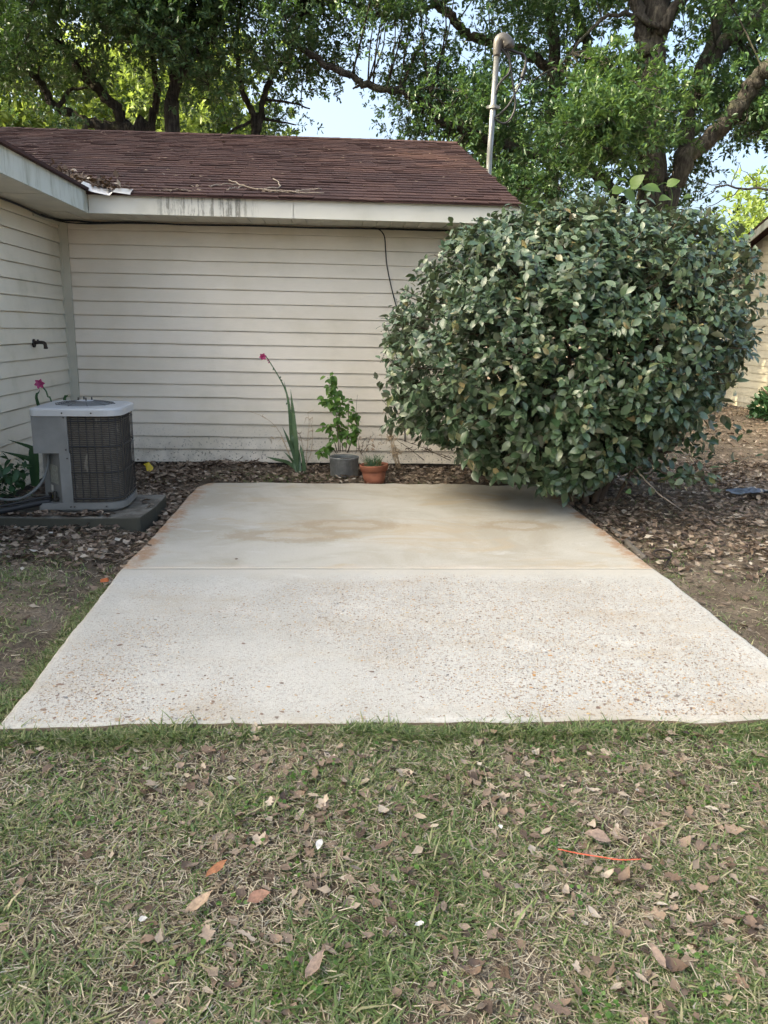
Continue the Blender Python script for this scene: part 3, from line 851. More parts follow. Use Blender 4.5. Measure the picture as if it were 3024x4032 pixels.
ob('fan_grille', gr.me('fan_grille', M['ac_gray']), ac)
sp_ = MB().tube([(.03, 0, AH + .031), (.12, 0, AH + .024), (.207, 0, AH + .010)], .0028, 5).me('grille_spoke', M['wire'])
for k in range(10): ob('grille_spoke', sp_, ac, (0, 0, 0), (0, 0, k * 2 * math.pi / 10))
ob('grille_cap', MB().lathe([(.001, .036), (.05, .034), (.062, .028), (.062, .022)], (0, 0, AH), 24).me('grille_cap', M['ac_top'], True), ac)
bl = MB()
for k in range(24):
    a = k / 24 * 2 * math.pi; bl.box(-.0012, .0012, .15, .2, AH - .03, AH + .008) if False else None
for k in range(4):
    a = k * math.pi / 2 + .4
    ob('fan_blade', mesh('fan_blade', [(.03, -.02, AH - .07), (.18, -.07, AH - .10), (.19, .05, AH - .06), (.03, .03, AH - .05)], [(0, 1, 2, 3)], M['wire']), ac, (0, 0, 0), (0, 0, a))
    ob('bolt', MB().tube([(0, 0, 0), (0, 0, .022)], [.006, .004], 8).me('bolt', M['screw']), ac, (.045 * math.cos(a), .045 * math.sin(a), AH + .033))
for x_, z_ in ((-.08, AH - .028), (.11, AH - .028), (-.075, AH - .06), (-.075, .42), (-.07, .36), (-.07, .02), (-.045, .02), (.17, .022)):
    ob('screw', MB().tube([(0, 0, 0), (0, -.006, 0)], .0055, 8).me('screw', M['screw']), ac, (x_, -D2 - .020 if z_ > AH - .04 else -D2 - .007, z_))
for k in range(2):
    ob('service_valve', MB().tube([(0, 0, 0), (-.025, -.03, 0)], .013, 10).tube([(-.02, -.024, -.012), (-.02, -.024, .04)], .011, 10).tube([(-.02, -.024, .042), (-.02, -.024, .055)], .015, 6).me('service_valve', M['screw'], False), ac, (-.165 - .045 * k, -D2 + .055 + .055 * k, .065 - .015 * k))
# pad
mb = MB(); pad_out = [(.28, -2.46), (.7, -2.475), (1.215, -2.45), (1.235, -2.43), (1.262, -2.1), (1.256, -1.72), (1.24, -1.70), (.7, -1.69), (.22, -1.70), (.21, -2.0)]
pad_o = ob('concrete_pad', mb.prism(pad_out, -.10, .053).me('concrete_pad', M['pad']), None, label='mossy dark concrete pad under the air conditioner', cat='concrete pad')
bv = pad_o.modifiers.new('b', 'BEVEL'); bv.width = .008; bv.segments = 2
# lines
q = [(.585, -2.285, .125), (.50, -2.33, .118), (.36, -2.40, .095), (.20, -2.47, .075), (.02, -2.56, .05)]
ob('refrigerant_line', MB().tube(smooth_path(q, 6), .021, 10).tube(smooth_path([(a, b + .03, c + .03) for a, b, c in q], 6), .009, 8).me('refrigerant_line', M['black'], True), None, label='black insulated refrigerant line running left from the air conditioner', cat='pipe')
q = [(.565, -2.20, .46), (.560, -2.22, .36), (.535, -2.26, .27), (.48, -2.30, .20), (.40, -2.32, .155), (.30, -2.33, .145), (.18, -2.30, .165), (.05, -2.25, .20), (.015, -2.2, .22)]
ob('electrical_conduit', MB().tube(smooth_path(q, 8), .0105, 8).me('electrical_conduit', M['conduit'], True), None, label='grey flexible conduit looping from the air conditioner to the wall', cat='conduit')

# ------------------------------------------------------------------ leaf templates
def leaf_grid(rows=5, wid=.5, wave=.0, fold=.12, curl=.15, tip=.9, seed=0):
    """Leaf along +Y of length 1, 3 columns wide."""
    r_ = np.random.default_rng(seed); V = []
    ts = np.linspace(0, 1, rows)
    for t in ts:
        w = wid * .5 * (math.sin(math.pi * min(1, t ** tip)) ** .75 if 0 < t < 1 else .03)
        zc = -curl * (t - .3) ** 2
        for sx in (-1, 0, 1):
            V.append((sx * w, t + (wave * r_.normal() * .4 if 0 < t < 1 and sx else 0), zc + (abs(sx) * fold * w * 2 + (wave * r_.normal() if sx and 0 < t < 1 else 0))))
    F = []
    for i in range(rows - 1):
        for c in range(2):
            a = i * 3 + c; F.append((a, a + 1, a + 4, a + 3))
    return np.array(V), np.array(F)
KITE = (np.array([(0, 0, 0), (-.20, .58, .05), (0, 1, -.06), (.20, .58, .05)]), np.array([(0, 3, 2), (0, 2, 1)]))
KITEW = (np.array([(0, 0, 0), (-.20, .72, .06), (0, 1, -.05), (.20, .72, .06)]), np.array([(0, 3, 2), (0, 2, 1)]))

def leaf_normals(d, up=(0, 0, 1), jit=.5):
    return unit(np.asarray(up) + jit * rng.normal(size=d.shape))

# ------------------------------------------------------------------ the big shrub
BC = np.array([4.41, -1.50, 1.30])
bumps_d, bumps_a, bumps_s = randdir(90), rng.normal(0, .055, 90), rng.uniform(18, 80, 90)
def bush_r(d):
    """radius of the crown in direction d (unit)"""
    a, b, e = 1.45, 1.14, 2.15
    zt = d[:, 2] - .12 * d[:, 0]                      # the crown stands higher on its right side
    c = np.where(zt > 0, .95, 1.18 - .45 * np.clip(d[:, 0], 0, 1) - .32 * np.clip(-d[:, 0], 0, 1))
    a = np.where(d[:, 0] > 0, 1.37, a); e = np.where(zt > 0, 2.3, 2.15)
    r0 = 1 / ((np.abs(d[:, 0]) / a) ** e + (np.abs(d[:, 1]) / b) ** e + (np.abs(zt) / c) ** e) ** (1 / e)
    k = np.exp(bumps_s[None] * (d @ bumps_d.T - 1)) @ bumps_a
    return r0 * (1 + k)
shrub = thing('shrub', 'large rounded silvery green shrub overhanging the right end of the patio', 'shrub', (4.66, -1.45, -.04))
S0 = np.array([4.66, -1.45, -.04])
NS = 4000
fi = np.arange(300) + .5; ph = np.arccos(1 - 2 * fi / 300); ga = math.pi * (1 + 5 ** .5) * fi
cd_ = unit(np.stack([np.cos(ga) * np.sin(ph), np.sin(ga) * np.sin(ph), np.cos(ph)], -1) + .05 * rng.normal(size=(300, 3)))
ci = rng.integers(0, 300, NS * 3); d = unit(cd_[ci] + .085 * rng.normal(size=(NS * 3, 3))); crad = 1 + .032 * rng.normal(size=300)
w = rng.random(len(d)) < np.where(d[:, 1] > .25, .35, 1.0); d = d[w][:NS]; ci = ci[w][:NS]
rr_ = bush_r(d) * crad[ci] * (1.0 - .42 * rng.random(len(d)) ** 2.2)
base = BC + d * rr_[:, None]
ok = base[:, 2] > .10
d, base, rr_ = d[ok], base[ok], rr_[ok]
sd = unit(d * .75 + np.array([0, 0, .38]) + .5 * rng.normal(size=d.shape))
slen = rng.uniform(.10, .24, len(d))
LP, LD, LN, LR = [], [], [], []
per = 9
for j in range(per):
    t = (j + .5) / per
    p_ = base + sd * (slen * (t - .55))[:, None]
    side = unit(np.cross(sd, unit(rng.normal(size=sd.shape))))
    ld = unit(sd * rng.uniform(.15, .75, (len(d), 1)) + side + np.array([0, 0, -.12]) + .25 * rng.normal(size=sd.shape))
    LP.append(p_); LD.append(ld); LN.append(unit(d * .55 + np.array([0, -.10, .75]) + .38 * rng.normal(size=sd.shape))); LR.append(np.clip(.5 + .22 * rng.normal(size=len(d)), 0, 1))
LP, LD, LN, LR = map(np.concatenate, (LP, LD, LN, LR))
# yellowing towards a few shoots
lsz = np.clip(rng.normal(.069, .016, len(LP)), .034, .115) * np.where(LP[:, 2] < .9, 1.15, .92)
dist = np.linalg.norm(LP - CAM, axis=1)
front = np.argsort(-(lsz / dist * np.clip(((LP - BC) / np.array([1.46, 1.14, 1.1])) @ np.array([0, -1, .1]), .2, 1) * (np.linalg.norm((LP - BC) / np.array([1.46, 1.14, 1.1]), axis=1) > .9)))
big = front[:300]
rest = np.setdiff1d(np.arange(len(LP)), big)
tmpl = [leaf_grid(5, .56, .018, .10, .22, .9, k) for k in range(5)]
fr = frames(LD, LN)
tmpl4 = [leaf_grid(4, .56, .018, .10, .22, .9, 30 + k) for k in range(5)]
pr = []
for k in range(5):
    ix = rest[k::5]
    pr.append(scatter(*tmpl4[k], LP[ix], fr[ix], lsz[ix], LR[ix]))
# inner leaves for depth
d2 = randdir(3000); p2 = BC + d2 * (bush_r(d2) * rng.uniform(.35, .82, 3000))[:, None]
p2 = np.concatenate([p2, np.array([4.86, -1.45, .55]) + rng.normal(size=(1900, 3)) * np.array([.36, .30, .22])]); k2 = p2[:, 2] > .16; p2 = p2[k2]
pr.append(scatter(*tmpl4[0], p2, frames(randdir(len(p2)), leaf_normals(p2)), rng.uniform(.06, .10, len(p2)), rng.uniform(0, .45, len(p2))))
V, F, r_ = joined(pr)
ob('foliage', mesh('foliage', V - S0, F, M['leaf_bush'], True, rnd=r_), shrub, kind='stuff')
lm = [mesh('leaf', *t_m, M['leaf_bush'], True) for t_m in tmpl]
for j, i in enumerate(big):
    o = ob('leaf', lm[j % 5], shrub, LP[i] - S0, None, (lsz[i],) * 3)
    o.rotation_euler = Matrix(fr[i].tolist()).to_euler()
# stems and branches
for k in range(9):
    a = k * .7 + .3
    b0 = np.array([.10 * math.cos(a), .10 * math.sin(a), -.03])
    tgt = BC + np.array([math.cos(a) * .95, math.sin(a) * .6, random.uniform(-.15, .55)]) - S0
    mid = b0 * .4 + tgt * .6 + np.array([math.cos(a) * .25, math.sin(a) * .2, -.18])
    ob('stem', MB().tube(smooth_path([b0, b0 * .7 + tgt * .3 + np.array([0, 0, .05]), mid, tgt], 6, .012), np.linspace(.032, .010, 19), 7).me('stem', M['twig'], True), shrub)
tw = MB()
for k in rng.choice(len(base), 420, replace=False):
    q0 = BC + (base[k] - BC) * random.uniform(.35, .6)
    tw.tube(smooth_path([q0 - S0, (q0 * .45 + base[k] * .55) - S0 + rng.normal(0, .05, 3), base[k] + sd[k] * .08 - S0], 3), [.007, .006, .006, .005, .005, .004, .003], 4, False)
for (pa, pb) in (((1270, 1070), (1310, 1010)), ((1330, 1080), (1395, 985)), ((1390, 1005), (1450, 975))):
    a, b = px(*pa, Y=-1.75), px(*pb, Y=-1.9)
    tw.tube(smooth_path([a - S0, (a + b) / 2 + np.array([0, 0, .04]) - S0, b - S0], 4), .011, 6)
ob('twigs', tw.me('twigs', M['twig'], True), shrub, kind='stuff')
# low sprig at the right
sprig = []
c0 = px(1478, 1018, Y=-1.95)
mbs = MB().tube(smooth_path([px(1395, 985, Y=-1.85) - S0, px(1430, 1020, Y=-1.9) - S0, px(1475, 1030, Y=-1.95) - S0, px(1500, 1050, Y=-1.95) - S0], 4), .007, 6)
for k in range(7):
    e = c0 + np.array([random.uniform(-.16, .17), random.uniform(-.1, .1), random.uniform(-.10, .10)])
    mbs.tube([px(1450 + 5 * k, 1024, Y=-1.93) - S0, e - S0], .003, 4)
    n = 7
    ld = unit(rng.normal(size=(n, 3)) + np.array([.1, -.3, -.25]))
    sprig.append(scatter(*tmpl[k % 5], e + rng.normal(0, .035, (n, 3)), frames(ld, leaf_normals(ld, (0, -.5, .6))), rng.uniform(.06, .10, n), rng.uniform(.1, .5, n)))
ob('low_branch', mbs.me('low_branch', M['twig'], True), shrub)
V, F, r_ = joined(sprig)
ob('low_branch_leaves', mesh('low_branch_leaves', V - S0, F, M['leaf_bush'], True, rnd=r_), shrub, kind='stuff')
# climbing vine on top
vp = [px(1295, 470, Y=-1.6), px(1310, 430, Y=-1.6), px(1325, 405, Y=-1.55), px(1345, 388, Y=-1.55), px(1365, 402, Y=-1.55), px(1400, 410, Y=-1.6), px(1438, 395, Y=-1.6), px(1452, 420, Y=-1.6), px(1447, 460, Y=-1.6)]
vine = thing('vine', 'pale green climbing vine arching over the top of the large shrub', 'vine', tuple(vp[0]))
ob('stem', MB().tube(smooth_path(vp, 6) - vp[0], .0035, 5).me('stem', M['leaf_vine'], True), vine)
vl = mesh('leaf', *leaf_grid(6, .85, .01, .12, .2, .7, 3), M['leaf_vine'], True)
for (a, b), s_ in zip(((1300, 425), (1312, 405), (1336, 387), (1345, 412), (1362, 408), (1385, 405), (1440, 402), (1448, 428), (1322, 418), (1475, 425)), (.10, .12, .14, .15, .13, .15, .10, .11, .11, .07)):
    P = px(a, b, Y=-1.62); o = ob('leaf', vl, vine, P - vp[0], None, (s_,) * 3)
    dl = np.array([[random.uniform(-1, 1), random.uniform(-.5, .1), random.uniform(-.6, .5)]])
    o.rotation_euler = Matrix(frames(dl, np.array([[random.uniform(-.4, .4), -.7, .7]]))[0].tolist()).to_euler()

# ------------------------------------------------------------------ trees
def limb(parent, pts, r0, r1, name='limb', n=9, per=5, jit=.02, base=None):
    P = smooth_path(pts, per, jit)
    V, F = tube(P, np.linspace(r0, r1, len(P)) * (1 + .06 * rng.normal(size=len(P))), n)
    if base is not None: V = V - base
    return ob(name, mesh(name, V, F, M['bark'], True), parent), P

def crown_leaves(cl, leaf=KITEW, size=(.07, .10), per=10, ros=40, spread=1.0):
    """Rosettes of leaves in each clump (centre, radius)."""
    pos, dr, nm = [], [], []
    for c, r_ in cl:
        m_ = max(4, int(ros * (r_ / .6) ** 2))
        q = rng.normal(size=(m_, 3)) * np.array([.62, .62, .42]) * r_
        cen = c + q
        ax = unit(q + np.array([0, 0, .15]) * r_ + .35 * r_ * rng.normal(size=q.shape))
        for j in range(per):
            side = unit(np.cross(ax, rng.normal(size=ax.shape)))
            dd_ = unit(ax * rng.uniform(.2, 1.1, (m_, 1)) + side)
            pos.append(cen + ax * rng.uniform(-.05, .06, (m_, 1)) + rng.normal(0, .02, ax.shape)); dr.append(dd_)
            nm.append(unit(np.array([0, 0, 1.0]) + .55 * rng.normal(size=ax.shape)))
    pos, dr, nm = map(np.concatenate, (pos, dr, nm))
    return scatter(*leaf, pos, frames(dr, nm), rng.uniform(size[0], size[1], len(pos)), np.clip(.5 + .25 * rng.normal(size=len(pos)), 0, 1))

def build_tree(name, label, limbs, clumps, mat, size, group, per=10, ros=54, leaf=KITEW):
    """limbs: list of (name, [world pts], r0, r1); clumps: list of (centre, radius)"""
    b0 = np.array(limbs[0][1][0], dtype=float)
    t = thing(name, label, 'tree', tuple(b0), 0, group)
    allp = []
    for nm_, pts, r0, r1 in limbs:
        _, P = limb(t, pts, r0, r1, nm_, 10 if r0 > .1 else 7, 5, min(.02, r0 * .2), b0)
        allp.append(P)
    AP = np.concatenate(allp)
    if clumps:
        tw = MB()
        for c, r_ in clumps:
            j = np.argmin(np.linalg.norm((AP - c) * np.array([1, 1, .8]), axis=1)); s_ = AP[j]
            L_ = np.linalg.norm(c - s_)
            if L_ < 1.9:
                mid = (s_ + c) / 2 + rng.normal(0, .08 * L_, 3) + np.array([0, 0, .08 * L_])
                k = len(smooth_path([s_, mid, c], 3))
                tw.tube(smooth_path([s_, mid, c], 3) - b0, np.linspace(.009 + .006 * L_, .006, k), 5, False)
            for _ in range(5):
                e = c + rng.normal(size=3) * np.array([.6, .6, .4]) * r_
                tw.tube([c - b0, (c + e) / 2 + rng.normal(0, .05, 3) - b0, e - b0], [.008, .006, .003], 3, False)
        ob('twigs', tw.me('twigs', M['bark'], True), t, kind='stuff')
        V, F, r_ = crown_leaves(clumps, leaf, size, per, ros)
        ob('crown', mesh('crown', V - b0, F, mat, False, rnd=r_), t, kind='stuff')
    return t

gaps = [(165, 55, 34, 42), (272, 128, 22, 32), (265, 195, 20, 26), (798, 205, 40, 120), (815, 100, 24, 40), (735, 190, 14, 60), (905, 45, 26, 26), (760, 30, 12, 14), (1325, 65, 22, 24),
        (1590, 415, 62, 62), (1640, 380, 40, 70), (1535, 310, 20, 22), (515, 165, 22, 24), (1000, 330, 26, 30), (1260, 150, 20, 22), (1260, 385, 26, 24), (25, 40, 14, 12), (560, 20, 10, 10), (1130, 260, 10, 14), (665, 250, 24, 30)]
def gap_hit(c, r_):
    x_, y_ = to_px(c)
    dep = (c - CAM) @ CF; pr_ = r_ * .42 * 1661 / dep
    return any(((x_ - a) / (b + pr_)) ** 2 + ((y_ - e) / (h_ + pr_)) ** 2 < 1 for a, e, b, h_ in gaps)
shown = [([(1405, 445), (1405, 200)], 34, 6.8), ([(1415, 70), (1420, -20)], 30, 6.8), ([(1450, 450), (1490, 336), (1549, 284), (1595, 232)], 20, 6.5), ([(1595, 232), (1668, 140)], 16, 6.0), ([(1195, 290), (1197, 90)], 14, 9.0),
         ([(1063, 303), (956, 262), (896, 211), (822, 193), (748, 161), (667, 113)], 10, 7.2), ([(372, 292), (373, 215)], 14, 7.8), ([(331, 290), (336, 200)], 8, 8.6), ([(551, 300), (549, 255), (521, 190)], 10, 8.4), ([(551, 300), (566, 225)], 10, 8.4),
         ([(312, 287), (231, 273), (162, 252), (109, 220), (97, 192)], 8, 8.2), ([(273, 274), (222, 204), (190, 172)], 10, 8.2), ([(1531, 130), (1604, 61), (1659, 6)], 12, 7.3), ([(950, 15), (1012, 77)], 9, 9.2), ([(1126, 108), (1176, 142)], 9, 9.2), ([(1299, 43), (1253, 89), (1219, 131), (1152, 174)], 5, 6.5)]
def seg_dist(p_, a, b):
    a, b, p_ = np.array(a, float), np.array(b, float), np.array(p_, float)
    t = np.clip((p_ - a) @ (b - a) / ((b - a) @ (b - a)), 0, 1); return np.linalg.norm(p_ - a - t * (b - a))
def hides(c, r_):
    q = to_px(c); dep = (c - CAM) @ CF; pr_ = r_ * .75 * 1661 / dep
    return any(c[1] < Yd + .4 and any(seg_dist(q, pp[i], pp[i + 1]) < w + pr_ for i in range(len(pp) - 1)) for pp, w, Yd in shown)
def fill(x0, x1, y0, y1, Y0, Y1, n, r0, r1, prob=None):
    out = []
    tries = 0
    while len(out) < n and tries < n * 40:
        tries += 1
        a, b = random.uniform(x0, x1), random.uniform(y0, y1)
        c = px(a, b, Y=random.uniform(Y0, Y1)); r_ = random.uniform(r0, r1)
        if gap_hit(c, r_): continue
        if hides(c, r_) and random.random() < .85: continue
        if prob and random.random() > prob(a, b): continue
        if c[2] < 1.5 or c[2] > 13: continue
        out.append((c, r_))
    return out
def pl(pts, Y): return [px(a, b, Y=Y + (e[0] if e else 0)) for a, b, *e in pts]
def down(P, z=-.05, dx=0, dy=0): return np.array([P[0] + dx, P[1] + dy, z])

# left group behind the house
lowp = lambda a, b: 1.0 if b < 190 else (.50 if b < 255 else .28)
Lc = fill(-120, 760, -330, 275, 6.4, 10.5, 420, .38, .66, lowp)
def near(cl, xs):
    """split clumps among trunks by picture column"""
    outs = [[] for _ in xs]
    for c in cl:
        a, _ = to_px(c[0]); outs[int(np.argmin([abs(a - q) for q in xs]))].append(c)
    return outs
La, Lb, Lc_, Ld = near(Lc, (120, 300, 420, 600))
GT = 'trees behind the house'
b1 = px(300, 290, Y=8.2)
build_tree('oak_tree', 'dark oak with low crooked limbs spreading left behind the roof ridge', [
    ('trunk', [down(b1), b1 * .5 + down(b1) * .5, b1, px(318, 276, Y=8.2)], .15, .11),
    ('limb', pl([(312, 287), (278, 281), (231, 273), (197, 266), (162, 252), (127, 236), (109, 220), (97, 192), (80, 170), (50, 140)], 8.2), .105, .05),
    ('limb', pl([(290, 285), (273, 274), (250, 231), (222, 204), (197, 178), (160, 140), (130, 90), (112, 40), (95, -30)], 8.2), .11, .05),
    ('limb', pl([(127, 236), (150, 196), (190, 190)], 8.2), .05, .02), ('limb', pl([(197, 266), (160, 290), (110, 285)], 8.0), .05, .02)],
    La, M['leaf_oak'], (.085, .125), GT)
b2 = px(372, 292, Y=7.8)
build_tree('oak_tree', 'oak with thick straight dark trunk rising behind the roof ridge left of the fork', [
    ('trunk', [down(b2), b2, px(373, 208, Y=7.8), px(382, 139, Y=7.8), px(386, 60, Y=7.8), px(378, -60, Y=7.8)], .14, .09),
    ('limb', pl([(378, 170), (420, 120), (470, 60), (500, -30)], 7.8), .08, .03),
    ('limb', pl([(381, 150), (340, 95), (300, 50), (270, -20)], 7.8), .08, .03)], Lc_, M['leaf_oak'], (.085, .125), GT)
b2 = px(331, 292, Y=8.6)
build_tree('oak_tree', 'slim curving oak stem between the crooked limbs and the straight trunk', [
    ('trunk', [down(b2, dx=-.3), b2, px(335, 240, Y=8.6), px(338, 197, Y=8.6), px(330, 120, Y=8.6), px(316, 20, Y=8.6), px(310, -60, Y=8.6)], .085, .04)], Lb, M['leaf_oak'], (.085, .125), GT)
b3 = px(551, 302, Y=8.4)
build_tree('oak_tree', 'forked slender oak right of centre behind the roof ridge', [
    ('trunk', [down(b3), b3, px(553, 275, Y=8.4)], .10, .085),
    ('limb', pl([(552, 290), (549, 255), (537, 227), (521, 190), (516, 150), (510, 90), (520, 20), (515, -50)], 8.4), .07, .03),
    ('limb', pl([(554, 285), (563, 255), (567, 220), (579, 178), (602, 143), (628, 100), (650, 40)], 8.4), .068, .03),
    ('limb', pl([(563, 255), (600, 262), (640, 270)], 8.4), .03, .012), ('limb', pl([(545, 262), (505, 280), (480, 300)], 8.4), .035, .015),
    ('limb', pl([(570, 215), (620, 220), (670, 235)], 8.4), .03, .012)], Ld, M['leaf_oak'], (.082, .12), GT)
# right group
Rc = fill(800, 1820, -330, 300, 5.6, 10.5, 350, .36, .62) + fill(940, 1720, 200, 440, 5.6, 9.5, 105, .32, .52) + fill(1180, 1420, 110, 340, 4.2, 6.0, 30, .38, .55)
Ra, Rb, Rd, Re = near(Rc, (900, 1150, 1405, 1640))
GR = 'trees beyond the shrub'
b4 = px(1405, 445, Y=6.8)
build_tree('oak_tree', 'massive ridged trunk rising straight behind the shrub', [
    ('trunk', [down(b4), b4, px(1405, 380, Y=6.8), px(1405, 275, Y=6.8), px(1408, 150, Y=6.8), px(1415, 60, Y=6.8), px(1428, -60, Y=6.8)], .285, .21),
    ('limb', pl([(1400, 120), (1386, 60), (1378, 0), (1365, -80)], 6.7), .15, .09),
    ('limb', pl([(1418, 75), (1450, 25), (1490, -15), (1540, -80)], 6.6), .11, .06),
    ('limb', pl([(1425, 60), (1366, 31), (1335, 31), (1299, 43), (1253, 89), (1219, 131), (1152, 174)], 6.5), .045, .015)], Rd, M['leaf_light'], (.09, .13), GR, leaf=KITE)
b5 = px(1445, 455, Y=6.6)
build_tree('oak_tree', 'thick trunk leaning far to the right behind the shrub', [
    ('trunk', [down(b5), b5, px(1462, 392, Y=6.6), px(1490, 336, Y=6.5), px(1549, 284, Y=6.4), px(1595, 232, Y=6.2), px(1629, 177, Y=6.0), px(1668, 140, Y=5.8), px(1760, 60, Y=5.5)], .165, .12),
    ('trunk', [px(1470, 360, Y=7.0), px(1482, 300, Y=7.2), px(1490, 244, Y=7.4), px(1512, 170, Y=7.5), px(1534, 107, Y=7.6), px(1565, 15, Y=7.7), px(1585, -60, Y=7.8)], .14, .10),
    ('limb', pl([(1505, 190), (1531, 140), (1560, 100), (1604, 61), (1641, 24), (1690, -40)], 7.3), .15, .10)], Re, M['leaf_oak'], (.085, .125), GR, leaf=KITE)
b6 = px(1190, 400, Y=9.0)
build_tree('oak_tree', 'dark upright oak trunk just right of the service mast', [
    ('trunk', [down(b6), b6, px(1192, 284, Y=9), px(1195, 214, Y=9), px(1198, 92, Y=9), px(1190, 20, Y=9), px(1186, -80, Y=9)], .14, .10),
    ('limb', pl([(1200, 215), (1214, 170), (1228, 120), (1250, 80)], 8.8), .07, .03),
    ('limb', pl([(1198, 215), (1225, 205), (1250, 203)], 8.8), .05, .02),
    ('limb', pl([(1194, 150), (1176, 142), (1126, 108), (1060, 92), (1012, 77), (992, 57), (971, 33), (945, 10), (915, -40)], 9.2), .11, .07),
    ('limb', pl([(1270, 240), (1275, 150), (1262, 75), (1240, 0), (1230, -70)], 9.6), .11, .09),
    ('limb', pl([(974, -4), (941, 13), (896, 22), (861, 36), (822, 33), (786, 21), (740, 2)], 8.6), .05, .018)], Rb, M['leaf_oak'], (.082, .12), GR)
b7 = px(1335, 425, Y=7.4)
build_tree('oak_tree', 'oak sending one long mossy bough far left across the sky gap', [
    ('trunk', [down(b7), b7 * .4 + down(b7) * .6, b7], .20, .16),
    ('limb', pl([(1335, 420), (1299, 388), (1259, 364), (1213, 351), (1160, 335), (1107, 318), (1063, 303), (1010, 284), (956, 262), (923, 232), (896, 211), (861, 194), (822, 193), (777, 179), (748, 161), (706, 140), (667, 113), (630, 85)], 7.2), .10, .05),
    ('limb', pl([(780, 180), (772, 186), (762, 192)], 7.2), .03, .015),
    ('limb', pl([(1010, 284), (985, 250), (960, 225), (930, 205)], 7.0), .04, .015)], Ra, M['leaf_oak'], (.08, .115), GR)
# bare twiggy branches at the right edge
tb = pl([(1790, 430), (1700, 409), (1655, 407), (1545, 404)], 4.2)
t8 = thing('dead_branch', 'bare dark dead branch reaching in from the right edge above the shrub', 'branch', tuple(tb[0]))
limb(t8, tb, .030, .012, 'limb', 6, 5, .01, tb[0])
for q in ([(1560, 404), (1530, 395), (1500, 384)], [(1600, 405), (1570, 430), (1530, 445), (1495, 462)], [(1580, 404), (1590, 375), (1600, 350)], [(1555, 404), (1525, 425), (1490, 440)], [(1530, 395), (1510, 415), (1480, 420)], [(1640, 407), (1620, 380), (1590, 350)]):
    limb(t8, pl(q, 4.2), .009, .003, 'twig', 5, 4, .015, tb[0])
# distant sunlit trees
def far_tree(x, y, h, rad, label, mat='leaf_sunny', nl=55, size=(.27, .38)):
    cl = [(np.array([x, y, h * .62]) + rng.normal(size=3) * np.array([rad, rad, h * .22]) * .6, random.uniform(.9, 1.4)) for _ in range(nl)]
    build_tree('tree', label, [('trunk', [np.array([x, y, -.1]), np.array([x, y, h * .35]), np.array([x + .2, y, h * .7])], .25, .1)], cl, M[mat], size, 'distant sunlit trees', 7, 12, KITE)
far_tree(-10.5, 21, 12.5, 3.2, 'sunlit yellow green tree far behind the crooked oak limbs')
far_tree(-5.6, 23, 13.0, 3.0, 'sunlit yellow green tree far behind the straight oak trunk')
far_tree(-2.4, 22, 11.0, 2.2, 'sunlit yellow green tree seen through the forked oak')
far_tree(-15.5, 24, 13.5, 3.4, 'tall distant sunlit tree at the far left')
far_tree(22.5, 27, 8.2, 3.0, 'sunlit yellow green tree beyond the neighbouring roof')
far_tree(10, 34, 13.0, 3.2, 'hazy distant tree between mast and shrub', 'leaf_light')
# trees standing left of the house that shade the yard (outside the picture)
for i, (x, y, h) in enumerate(((-13, -10, 14), (-14, -6.5, 14.5), (-13, -3.2, 14), (-14, .0, 14.5), (-13.5, 3.2, 14), (-13, -13.5, 13.5))):
    cl = [(np.array([x, y, h * .60]) + rng.normal(size=3) * np.array([1.5, 1.6, h * .19]), random.uniform(.8, 1.25)) for _ in range(85)]
    build_tree('shade_tree', ['shade tree left of the house nearest the camera side', 'second shade tree left of the house', 'third shade tree left of the house', 'fourth shade tree left of the house', 'rearmost shade tree left of the house', 'shade tree out in the front yard left'][i],
               [('trunk', [np.array([x, y, -.2]), np.array([x, y, h * .4]), np.array([x + .3, y, h * .8])], .3, .1)], cl, M['leaf_oak'], (.46, .6), 'shade trees left of the house', 7, 10, KITE)

# ------------------------------------------------------------------ neighbouring house
NX = 10.62
nbr = thing('neighbour_house', 'neighbouring cream sided house partly hidden behind the shrub', 'house')
ny0, ny1, nyr, nze = .6, 9.6, 5.1, 2.42
nw = ob('wall', MB().add([(NX, ny0, -.1), (NX, ny1, -.1), (NX, ny1, nze), (NX, nyr, nze + 1.5), (NX, ny0, nze), (NX + 8, ny0, -.1), (NX + 8, ny1, -.1), (NX + 8, ny1, nze), (NX + 8, nyr, nze + 1.5), (NX + 8, ny0, nze)],
     [(0, 4, 3, 2, 1), (5, 6, 7, 8, 9), (0, 5, 9, 4), (1, 2, 7, 6)]).me('wall', M['siding_far']), nbr)
z = .06
while z < 3.8:
    hw = ny1 - ny0 if z + .147 < nze else max(.2, (nze + 1.5 - z - .147) * 3 * 2)
    c_ = (ny0 + ny1) / 2
    siding(nw, (lambda c_, hw: (lambda u, o_, zz: (NX - o_ - .001, c_ + hw / 2 - u, zz)))(c_, hw), hw, M['siding_far'], [(z, z + .147)], [[]], .147, .017, 2)
    z += .147
ov = .32
m_ = MB()
for s_, ye in ((1, ny1 + .4), (-1, ny0 - .4)):
    ze = nze - .4 / 3
    m_.add([(NX - ov, ye, ze), (NX + 8.3, ye, ze), (NX + 8.3, nyr, nze + 1.54), (NX - ov, nyr, nze + 1.54), (NX - ov, ye, ze + .05), (NX + 8.3, ye, ze + .05), (NX + 8.3, nyr, nze + 1.59), (NX - ov, nyr, nze + 1.59)],
           [(0, 1, 2, 3), (4, 7, 6, 5), (0, 3, 7, 4), (0, 4, 5, 1)])
ob('roof', m_.me('roof', M['shingle']), nbr)
